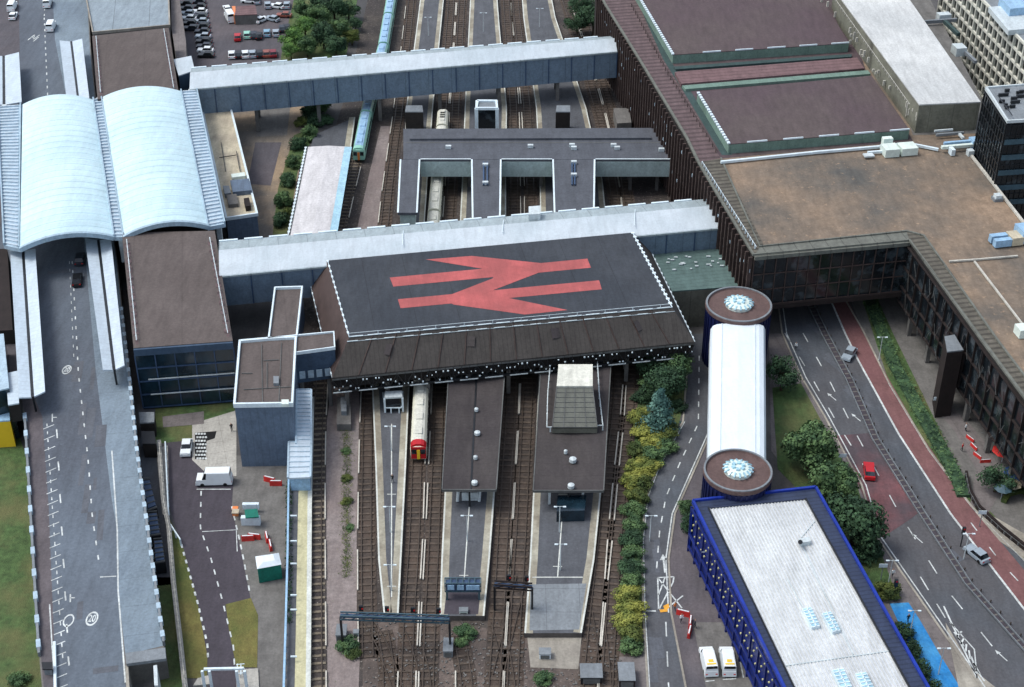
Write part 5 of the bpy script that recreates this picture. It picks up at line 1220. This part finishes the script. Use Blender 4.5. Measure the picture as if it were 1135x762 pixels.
# ================================================================== VEHICLES
def car_proto(paint, kind='car'):
    L_, W_, hb, ht = dict(car=(4.3, 1.78, .85, 1.45), van=(5.2, 1.95, 1.15, 2.1), panel=(6.0, 2.1, 1.3, 2.6))[kind]; x, y = W_/2, L_/2
    t = thing('parked_car' if kind == 'car' else 'parked_van', '', 'car' if kind == 'car' else 'van', (0, 0, 0)); b = MB()
    r = lambda k, j, z, xo=1: [V((-x*xo, k, z)), V((x*xo, k, z)), V((x*xo, j, z)), V((-x*xo, j, z))]
    b.loft(r(-y, y, .28), r(-y*.98, y*.98, .6)); b.loft(r(-y*.98, y*.98, .6), r(-y*.95, y*.93, hb, .95))
    k0, k1 = (-.82, .36) if kind == 'car' else (-.93, .62); r0, r1 = (-.62, .12) if kind == 'car' else (-.9, .45)
    rf = MB(); rf.loft(r(y*r0, y*r1, ht-.05, .8), r(y*r0*.97, y*r1*.95, ht, .76)); 
    if kind != 'car': b.loft(r(-y*.93, y*.4, hb, .95), r(-y*.9, y*.34, ht-.06, .86))
    body = b.build('body', 'paint_'+paint, t)
    rf.build('roof', 'paint_'+paint, t)
    MB().loft(r(y*k0, y*k1, hb-.02, .9), r(y*r0, y*r1, ht-.04, .78)).build('windows', 'glass_dark', t)
    for sx in (-1, 1):
        for sy in (-.62, .62): MB().tube((sx*(x-.2), y*sy, .33), (sx*(x+.02), y*sy, .33), .33, n=12).build('wheel', 'rubber', t)
        MB().box((sx*x*.68, y*.975, .65), (.36, .06, .16)).build('headlight', 'light_metal', t); MB().box((sx*x*.72, -y*.975, .68), (.3, .06, .16)).build('tail_light', 'lamp_red', t)
    return t
PROTO = {}
def car(paint, px, py, ang, label, z=.08, kind='car', group=None):
    k = (paint, kind); used = k in PROTO
    if not used: PROTO[k] = car_proto(paint, kind)
    if used: o = copy_tree(PROTO[k])
    else: o = PROTO[k]
    o.location = P(px, py, z); o.rotation_euler = (0, 0, R(ang)); o['label'] = label
    if group: o['group'] = group
    elif 'group' in o: del o['group']
    return o
G1 = 'cars in the tight column of the car park'
ORD = ['topmost', 'second', 'third', 'fourth', 'fifth', 'sixth', 'seventh', 'eighth', 'ninth', 'tenth', 'eleventh', 'lowest']
cc_ = ['dark', 'black', 'white', 'dark', 'silver', 'black', 'dark', 'silver', 'black', 'dark', 'white', 'black']
for i in range(12): car(cc_[i], 220+i*.8, 4+i*5.5 if i < 10 else 4+i*5.4, 88, '%s car %s down the tight column nearest the drive lane' % (cc_[i], ORD[i]), group=G1)
c2_ = ['black', 'dark', 'silver', 'white', 'black', 'dark']
for i in range(6): car(c2_[i], 206+i*1.2, 6+i*5.5, 86, '%s car %s in the short column against the annexe' % (c2_[i], ORD[i]), group=G1)
G2 = 'cars in the row along the far footbridge'
for i, (c_, x) in enumerate((('white', 257), ('black', 264.5), ('white', 272), ('silver', 280), ('black', 288), ('brick', 295.5), ('maroon', 303))):
    car(c_, x, 63-i*.25, 10, '%s car, %s along the row against the footbridge' % (c_, ['first', 'second', 'third', 'fourth', 'fifth', 'sixth', 'last'][i]), group=G2)
G3 = 'cars in the middle row of the car park'
for c_, x, y, l_ in (('red', 263.5, 43.5, 'bright red car at the end of the middle row'), ('green', 274, 41, 'pale green car next to the bright red one'), ('dark', 281.5, 41, 'dark car between the green and blue ones'), ('black', 287, 42, 'black car left of the pale blue one'), ('paleblue', 296, 39, 'pale blue car in the middle row'), ('silver', 306, 39, 'silver car right of the pale blue one'), ('dark', 313, 34, 'dark car at the bushes end of the middle row'), ('black', 318, 33, 'black car closest to the bushes in the middle row')):
    car(c_, x, y, 8, l_, group=G3)
for c_, x, y, a_, l_ in (('white', 255, 22, 20, 'white van in the car park aisle'), ): car(c_, x, y, a_, l_, kind='panel')
for c_, x, y, a_, l_ in (('white', 252, 12, 20, 'white car just beyond the white van'), ('white', 276, 3, 80, 'white car beyond the brick hut'), ('silver', 285, 3, 10, 'silver car beyond the brick hut'), ('white', 290, 24, -35, 'white car parked slanting behind the brick hut'), ('silver', 302, 23, 60, 'silver car parked slanting near the bushes'), ('silver', 297, 8, 10, 'silver car in the far aisle'), ('white', 307, 9, 70, 'white car with dark glass in the far aisle'), ('silver', 318, 8, 5, 'silver car against the bushes in the far aisle'), ('brick', 315, 19, 85, 'brick coloured car near the bushes')):
    car(c_, x, y, a_, l_, group='cars scattered about the car park')
t, _ = block('brick_hut', 'small brick red and brown hut in the middle of the car park', 'hut', [(262, 7), (283, 6), (285, 16), (260, 17)], 2.8, 'pink_roof', 'concrete_dark', 0)
MB().prism(PL([(257, 7), (261, 7), (261, 17), (259, 17)], 2.6), .05, 2.6).build('end_wall', 'paint_orange', t)
GR = 'vehicles on the approach road'
for c_, x, y, a_, k_, l_ in (('white', 57, 32, 4, 'van', 'white van on the approach road beside the short strip canopy'), ('white', 53, 6, 8, 'van', 'white van furthest up the approach road'), ('white', 14, 10, 5, 'van', 'white van on the brown kerb strip further from the strip canopy'), ('white', 15, 20, 5, 'car', 'white car behind the van on the brown kerb strip')):
    car(c_, x, y, a_, l_, 6.08, k_, GR)
car('black', 86, 313, 10, 'black car at the kerb beside the long strip canopy', 6.08, group=GR); car('dark', 89, 290, 8, 'dark car nearest the vault edge beside the long strip canopy', 6.08, group=GR)
car('white', 238, 535, 92, 'long white van across the mouth of the lower road', .1, 'panel'); car('white', 207, 499, 184, 'small white van at the head of the lower road', .1)
GV = 'cars driving on the wide road'
car('silver', 941, 395, 150, 'silver blue car beside the white line near the terminal', .1, group=GV)
car('red', 963, 525, -8, 'bright red car on the reddish surfacing', .1, group=GV)
car('silver', 1082, 617, 30, 'silver car with dark glass on the edge of the red lane', .1, group=GV)
GW = 'white service vans with yellow tops'
for x, l_ in ((785, 'white van with big yellow roof panel next to the side road'), (806, 'white van with yellow roof panel nearest the blue building')):
    o = car('white', x, 737, 0 if x > 790 else 4, l_, .1, 'van', GW)
for o in [o for o in SC.objects if o.parent is None and o.get('group') == GW]:
    me = MB().box((0, -1.3, 2.13), (.7, .5, .05)).box((0, -1.9, 2.13), (1.3, .25, .06)); 
    n_ = me.build('roof_panel', 'paint_yellow', None); n_.data.transform(__import__('mathutils').Matrix.Translation(n_.location)); n_.location = (0, 0, 0); n_.parent = o
# ================================================================== PEOPLE
def person(px, py, ang, top, label, z=.12, proto={}):
    if top not in proto:
        me = bpy.data.meshes.new('person'); vs = [(0, 0, .92), (.1, 0, .86), (.12, .12, .48), (.12, .02, .08), (.12, .18, .04), (-.1, 0, .86), (-.12, -.08, .48), (-.12, -.26, .1), (-.12, -.12, .05), (0, 0, 1.2), (0, 0, 1.42), (.19, 0, 1.38), (.25, -.04, 1.1), (.24, .08, .88), (-.19, 0, 1.38), (-.25, .06, 1.1), (-.22, .2, .92), (0, .01, 1.52), (0, .03, 1.66), (0, .02, 1.75)]
        es = [(0, 1), (1, 2), (2, 3), (3, 4), (0, 5), (5, 6), (6, 7), (7, 8), (0, 9), (9, 10), (10, 11), (11, 12), (12, 13), (10, 14), (14, 15), (15, 16), (10, 17), (17, 18), (18, 19)]
        rad = [.15, .1, .07, .05, .04, .1, .07, .05, .04, .14, .14, .08, .05, .04, .08, .05, .04, .055, .1, .06]
        me.from_pydata(vs, es, []); o = bpy.data.objects.new('person', me); COL.objects.link(o)
        sk = o.modifiers.new('skin', 'SKIN'); me.skin_vertices[0].data[0].use_root = True
        for i, r_ in enumerate(rad): me.skin_vertices[0].data[i].radius = (r_, r_)
        ss = o.modifiers.new('sub', 'SUBSURF'); ss.levels = 1; ss.render_levels = 1
        bpy.context.view_layer.update(); dg = bpy.context.evaluated_depsgraph_get(); m2 = bpy.data.meshes.new_from_object(o.evaluated_get(dg)); bpy.data.objects.remove(o)
        for mm in ('skin', top, 'paint_dark'): m2.materials.append(MATS[mm])
        for f in m2.polygons: z_ = f.center.z; f.material_index = 0 if z_ > 1.47 else (1 if z_ > .9 else 2); f.use_smooth = True
        proto[top] = m2
    o = bpy.data.objects.new('person', proto[top]); COL.objects.link(o); o.location = P(px, py, z); o.rotation_euler = (0, 0, R(ang)); tag(o, label, 'person')
for a_ in ((748, 677, 40, 'paint_orange', 'person in an orange top at the crossed box on the side road'), (755, 690, 200, 'paint_white', 'person in a white top by the maroon barriers'), (770, 696, 90, 'paint_dark', 'person in dark clothes near the lowest maroon barrier'),
           (882, 388, 150, 'paint_white', 'person in a white top walking under the small dark tree'), (1006, 690, 20, 'paint_black', 'person in black walking on the blue surface'), (989, 640, 200, 'paint_white', 'person in a white top on the paving by the round trees'),
           (257, 478, 30, 'paint_black', 'person in black on the pale paving beside the grey block'), (1070, 478, 60, 'paint_white', 'person in white on the garden path'), (1066, 500, 240, 'paint_red', 'person in a red top on the garden path'), (1098, 530, 10, 'paint_white', 'person in white beside the garden tree'),
           (435, 535, 0, 'paint_black', 'person in black waiting on the narrow platform')):
    person(*a_[:4], a_[4], z=1.03 if a_[0] == 435 else .12)
# cycle racks along the blue building
t = thing('cycle_rack', 'row of pale hooped cycle racks before the blue building', 'rack', P(815, 690, 0)); m = MB()
for i in range(12):
    p = P(797+i*3.0, 655+i*8, 0); m.tube(p, p+V((0, 0, .9)), .05); m.tube(p+V((0, .9, 0)), p+V((0, .9, .9)), .05); m.tube(p+V((0, 0, .9)), p+V((0, .9, .9)), .05)
m.build('hoop', 'light_metal', t)
# ================================================================== TREES AND SHRUBS
def foliage(rx, rz, seed, n_=1500, leaf=.42, lumps=12, squash=.75, cone=False):
    rr = random.Random(seed); m = MB(); L = []
    for i in range(lumps):
        a = rr.uniform(0, 2*math.pi); u = rr.uniform(-.7, 1); q = math.sqrt(max(0, 1-u*u)); k = rr.uniform(.3, .8)
        if cone: zz = i/lumps; L.append((V((math.cos(a)*rx*.45*(1-zz), math.sin(a)*rx*.45*(1-zz), -rz+2*rz*zz)), rx*(.62-.5*zz)))
        else: L.append((V((math.cos(a)*q*rx*k, math.sin(a)*q*rx*k, u*rz*.55)), rx*rr.uniform(.26, .5)))
    for i in range(n_):
        c, r_ = rr.choice(L); d = V((rr.gauss(0, 1), rr.gauss(0, 1), rr.gauss(0, 1)+.25)).normalized(); p = c+V((d.x, d.y, d.z*squash))*r_*rr.choice((rr.uniform(.6, 1.05), rr.uniform(.85, 1.3)))
        s = leaf*rr.uniform(.6, 1.4); u = d.cross(V((rr.gauss(0, 1), rr.gauss(0, 1), rr.gauss(0, 1)))).normalized(); v = (d+V((rr.gauss(0, .5), rr.gauss(0, .5), rr.gauss(0, .5)))).normalized().cross(u).normalized()
        m.face([p-u*s*.5-v*s*.3, p+u*s*.5-v*s*.35, p+u*s*.42+v*s*.4, p-u*s*.35+v*s*.45])
    return m
TP = {}
def tree(name, px, py, r_, h_, leafm, label, cat, group, n_=1500, variant=0, cone=False):
    key = (name, leafm, variant, cone)
    if key not in TP:
        TP[key] = None; t = thing(name, '', cat, (0, 0, 0)); base = 4.0; hh = 3.6   # unit radius 4, crown centre at 4.4
        cr = foliage(4.0, 4.0 if not cone else 5, hash(leafm) % 7+variant*13 if False else variant*13+len(leafm), int(n_*2.1), .34 if name != 'shrub' else .42, cone=cone, lumps=16 if not cone else 22)
        cr.v = [(x, y, z+(4.6 if name != 'shrub' else 2.4)) for x, y, z in cr.v]
        cr.build('crown' if name != 'shrub' else 'foliage', leafm, t)
        if name != 'shrub':
            m = MB().tube((0, 0, 0), (.1, 0, 4.6), .34, .16); m.build('trunk', 'bark', t); m = MB(); rr = random.Random(variant)
            for i in range(7): a = i*.9; m.tube((.05, 0, 2+i*.3), (math.cos(a)*2.4, math.sin(a)*2.4, 4.2+i*.35), .13, .04, 5)
            m.build('limb', 'bark', t)
        else:
            m = MB()
            for i in range(5): a = i*1.3; m.tube((0, 0, 0), (math.cos(a)*2, math.sin(a)*2, 2.2), .1, .03, 5)
            m.build('stem', 'bark', t)
        TP[key] = t; o = t
    else: o = copy_tree(TP[key])
    top = (4.6 if name != 'shrub' else 2.4)*h_/4; o.location = P(px, py, top).xy.to_3d(); s = r_/4; q_ = ((px*13+py*7) % 10)/10; o.scale = (s*(.88+.3*q_), s*(1.14-.26*q_), h_/4); o.rotation_euler = (0, 0, R((px*37+py*11) % 360)); o['label'] = label; o['group'] = group
    return o
GT = 'trees beside the wide road'
tree('tree', 868, 412, 3.3, 3.6, 'leaf_dark', 'small dark tree beside the white tube', 'tree', GT, 1500)
tree('tree', 898, 494, 5.0, 4.6, 'leaf_green', 'round leafy tree nearest the round navy tower', 'tree', GT, 2600)
tree('tree', 922, 534, 4.5, 4.6, 'leaf_green', 'middle one of the three big trees by the blue building', 'tree', GT, 2600, 1)
tree('tree', 948, 578, 4.7, 4.6, 'leaf_dark', 'darkest and lowest of the three big trees', 'tree', GT, 2400, 1)
tree('shrub', 962, 610, 2.6, 2.6, 'leaf_dark', 'dark shrub beneath the lowest big tree', 'shrub', GT, 1100)
tree('shrub', 985, 655, 2.2, 1.6, 'leaf_olive', 'olive shrub at the head of the blue surface', 'shrub', GT, 1100)
for i, (x, y) in enumerate(((1000, 700), (1010, 722), (1020, 742), (1032, 764))): tree('shrub', x, y, 1.8, 1.6, 'leaf_dark', 'dark shrub between blue parapet and blue surface, %s down' % ORD[i+1 if i else 0], 'shrub', 'shrubs along the blue building', 1100, 1)
tree('tree', 1106, 530, 2.8, 2.6, 'leaf_dark', 'dark tree among the parasols', 'tree', GT, 1500)
GC = 'trees by the bridge end'
for a_ in ((644, 6, 3.6, 'leaf_dark', 0, 'dark tree furthest up beside the terminal facade'), (658, 20, 4.2, 'leaf_dark', 1, 'dark tree closest to the terminal facade'), (640, 24, 3.2, 'leaf_dark', 0, 'dark tree nearest the tracks at the bridge end'), (668, 4, 3, 'leaf_dark', 1, 'dark tree squeezed against the top of the facade')):
    tree('tree', a_[0], a_[1], a_[2], a_[2], a_[3], a_[5], 'tree', GC, 1500, a_[4])
GD = 'trees and bushes between car park and railway'
bush = [(326, 42, 4.2, 'leaf_bright', 'bright green round bush beside the parked cars'), (338, 30, 3.8, 'leaf_bright', 'bright green bush behind the round one'), (340, 50, 3.6, 'leaf_green', 'green bush against the far footbridge'), (336, 10, 3.6, 'leaf_green', 'green tree top at the corner of the car park'),
 (352, 18, 4.4, 'leaf_green', 'broad green tree in the middle of the belt'), (370, 8, 4.4, 'leaf_dark', 'dark broad tree near the pale train'), (386, 10, 3.4, 'leaf_dark', 'dark tree nearest the pale train'), (358, 38, 4.4, 'leaf_dark', 'dark tree behind the bright green bush'), (376, 32, 4.0, 'leaf_green', 'green tree between two dark ones'),
 (372, 50, 3.4, 'leaf_dark', 'dark bush touching the far footbridge'), (390, 40, 2.8, 'leaf_olive', 'olive bush beside the track and footbridge'), (354, 2, 3.8, 'leaf_dark', 'dark tree at the edge of the view above the car park'), (394, 25, 2.6, 'leaf_dark', 'small dark bush beside the pale train roof'), (322, 56, 2.8, 'leaf_bright', 'low bright bush at the kerb by the footbridge')]
for i, b_ in enumerate(bush): tree('tree', b_[0], b_[1], b_[2]*.86, b_[2]*.8, b_[3], b_[4], 'tree', GD, 1800, i % 2)
GE = 'bushes on the slope beside the pinkish canopy'
for i, (x, y, r_, lm, l_) in enumerate(((344, 122, 2.6, 'leaf_dark', 'dark bush just below the far footbridge'), (356, 118, 2.4, 'leaf_green', 'green bush next to the dark one under the footbridge'), (350, 134, 2.4, 'leaf_dark', 'dark bush on the upper slope'), (334, 136, 1.8, 'leaf_olive', 'olive bush at the edge of the dirt yard'), (343, 148, 2.4, 'leaf_green', 'green bush above the pinkish canopy end'), (330, 160, 2.0, 'leaf_dark', 'dark bush at the canopy corner'), (325, 180, 2.0, 'leaf_green', 'green bush halfway along the canopy'), (319, 200, 2.0, 'leaf_dark', 'dark bush along the lower canopy'), (314, 222, 2.2, 'leaf_green', 'green bush lower on the slope'), (311, 244, 2.0, 'leaf_dark', 'dark bush above the near footbridge'), (362, 132, 1.8, 'leaf_dark', 'dark bush beside the pale line of stones'), (320, 236, 1.6, 'leaf_olive', 'olive bush by the canopy foot'))):
    tree('shrub', x, y, r_, r_, lm, l_, 'bush', GE, 1100, i % 2)
GF = 'shrubs along the side road'
sh = [(738, 392, 4.2, 'leaf_dark', 'tree', 'dark tall tree against the hall eaves'), (748, 408, 3.6, 'leaf_green', 'tree', 'green tree beside the hall eaves and kerb'), (722, 402, 3.2, 'leaf_dark', 'tree', 'dark tree on the track side of the bed'), (738, 424, 3.8, 'leaf_dark', 'tree', 'dark tree above the bluish conifer'), (722, 428, 2.6, 'leaf_green', 'shrub', 'green shrub left of the bluish conifer'),
 (712, 440, 2.0, 'leaf_dark', 'shrub', 'dark shrub at the track edge by the conifer'), (750, 450, 2.0, 'leaf_dark', 'shrub', 'dark shrub between conifer and kerb'), (709, 462, 2.2, 'leaf_yellow', 'shrub', 'yellow shrub closest to the conifer'), (714, 480, 2.4, 'leaf_yellow', 'shrub', 'large yellow shrub below the conifer'), (737, 478, 2.6, 'leaf_olive', 'shrub', 'olive shrub at the bend of the kerb'), (727, 490, 2.4, 'leaf_yellow', 'shrub', 'yellow shrub beside the olive one'),
 (738, 494, 2.4, 'leaf_green', 'shrub', 'green shrub in the kerb bend'), (724, 505, 2.4, 'leaf_green', 'shrub', 'green shrub in the middle of the yellow ones'), (706, 500, 2.2, 'leaf_olive', 'shrub', 'olive shrub at the edge of the gravel'), (709, 516, 2.4, 'leaf_yellow', 'shrub', 'bright yellow shrub in the long group'), (720, 520, 2.2, 'leaf_yellow', 'shrub', 'bright yellow shrub beside the kerb'), (704, 532, 2.3, 'leaf_yellow', 'shrub', 'yellow shrub below the bright pair'),
 (713, 537, 2.2, 'leaf_olive', 'shrub', 'olive shrub hugging the kerb'), (706, 550, 2.3, 'leaf_olive', 'shrub', 'olive shrub where the bed narrows'), (702, 566, 2.2, 'leaf_green', 'shrub', 'green shrub where the bed is narrow'), (703, 582, 2.1, 'leaf_green', 'shrub', 'upper green shrub in the narrow bed'), (700, 598, 2.1, 'leaf_dark', 'shrub', 'dark shrub in the narrow bed'), (701, 614, 2.1, 'leaf_green', 'shrub', 'green shrub in mid bed beside the lamp'), (699, 630, 2.1, 'leaf_dark', 'shrub', 'dark shrub before the yellow pair'), (700, 644, 2.0, 'leaf_green', 'shrub', 'green shrub just before the yellow pair'),
 (698, 660, 2.2, 'leaf_yellow', 'shrub', 'upper yellow shrub in the narrow bed'), (700, 675, 2.3, 'leaf_yellow', 'shrub', 'second yellow shrub in the narrow bed'), (699, 690, 2.3, 'leaf_yellow', 'shrub', 'third yellow shrub in the narrow bed'), (699, 703, 2.2, 'leaf_olive', 'shrub', 'olive shrub near the end of the bed'), (700, 716, 2.0, 'leaf_green', 'shrub', 'green shrub at the very end of the bed')]
for i, (x, y, r_, lm, nm, l_) in enumerate(sh): tree(nm, x, y, r_, r_*(.9 if nm == 'tree' else .6), lm, l_, nm, GF, 1400, i % 2)
tree('conifer', 731, 455, 3.6, 3.6, 'leaf_blue', 'bluish conifer among the shrubs of the side road bed', 'tree', GF, 2600, 0, True)
tree('shrub', 765, 580, 1.8, 1.8, 'leaf_dark', 'dark shrub at the corner of the blue building', 'shrub', GF, 1100, 1); tree('shrub', 760, 562, 1.5, 1.5, 'leaf_green', 'green shrub just above the blue building corner', 'shrub', GF, 1100, 0)
GB = 'weeds on the gravel'
for i, (x, y, r_, l_) in enumerate(((385, 715, 2.0, 'green weed patch beneath the signal gantry'), (392, 725, 1.4, 'small weed tuft beside the gantry leg'), (516, 700, 1.8, 'weed patch at the end of the middle platform'), (510, 712, 1.2, 'small weed tuft on the stony track bed'), (602, 752, 1.6, 'weed patch below the concrete pad'), (384, 500, 1.0, 'thin weed in the upper gravel strip'), (384, 530, 1.1, 'thin weed in the middle gravel strip'), (385, 556, 1.1, 'olive weed in the middle gravel strip'), (388, 585, .9, 'little weed lower on the gravel strip'), (20, 752, 1.8, 'dark bush on the grass verge beside the deck'))):
    tree('shrub', x, y, r_, r_*.5, 'leaf_olive' if i in (6, 7, 1) else 'leaf_green', l_, 'weed', GB, 1100, i % 2)
# hedge along the wide road
hd = thing('hedge', 'long dark hedge between the outer kerb and the garden path', 'hedge', P(1000, 430, 0)); m = MB(); rr = random.Random(9)
hp = PL([(964, 335), (978, 372), (992, 408), (1018, 455), (1046, 505), (1062, 535), (1068, 552)], 0)
for a, b in walk(hp, .35, .001):
    for k in range(9):
        w_ = rr.uniform(-1.5, 1.5); n = (b-a).normalized(); n = V((-n.y, n.x, 0)); p = a+n*w_+V((0, 0, rr.uniform(.2, 1.2)+.3*(1-abs(w_)))); d = [V((rr.uniform(-1, 1), rr.uniform(-1, 1), rr.uniform(-.6, .6)))*.35 for _ in range(3)]; m.face([p+x for x in d])
m.build('foliage', 'leaf_green', hd); MB().wall(hp, 2.2, 0, .6).build('base', 'leaf_dark', hd)
# weeds line in the gravel (uncountable)
m = MB(); rr = random.Random(12)
for i in range(2600):
    y = rr.uniform(470, 640); x = 384+rr.gauss(0, 3.2); p = P(x, y, .1+rr.random()*.25); d = [V((rr.uniform(-1, 1), rr.uniform(-1, 1), rr.uniform(-.3, .6)))*.17 for _ in range(3)]; m.face([p+q for q in d])
m.build('weeds', 'leaf_olive', kind='stuff')
# scattered rubble and clutter on the track bed
m = MB(); rr = random.Random(13)
for i in range(700):
    x = rr.uniform(405, 690); y = rr.uniform(690, 775)
    if 583 < x < 648 and y < 742: continue
    p = P(x, y, .12); m.box(tuple(p), (rr.uniform(.1, .35), rr.uniform(.1, .35), .16), rr.random()*3)
m.build('rubble', 'concrete_dark', kind='stuff')
for l_, x, y, sx, sy, sz, mt in (('white relay cabinet at the end of the middle platform', 514, 684, 1.2, .8, 1.4, 'unit_white'), ('grey relay cabinet under the signal gantry', 379, 706, 1.4, 2.2, 1.3, 'slab_grey'), ('grey relay cabinet on the stony bed beyond the middle platform', 497, 722, 1.3, 2.6, 1.2, 'slab_grey'), ('white sheeted crate on the concrete pad', 604, 728, 1.6, 1.2, 1.0, 'tube_white'), ('brown topped cabinet by the footpath', 694, 754, 2.2, 3.4, 1.6, 'dark_brown'), ('dark cabinet below the concrete pad', 655, 752, 3.0, 2.6, 1.4, 'black_metal'), ('white cabinet beside the tracks near the gantry', 395, 706, .7, .7, 1.0, 'unit_white')):
    t = thing('relay_cabinet', l_, 'cabinet', P(x, y, 0), 'trackside cabinets'); c = P(x, y, 0); MB().box((c.x, c.y, sz/2+.05), (sx, sy, sz)).build('cabinet', mt, t); MB().box((c.x, c.y, sz+.1), (sx+.15, sy+.15, .1)).build('lid', 'grey_metal', t); MB().box((c.x, c.y-sy/2-.02, sz/2), (sx*.8, .04, sz*.7)).build('door', 'mullion', t)
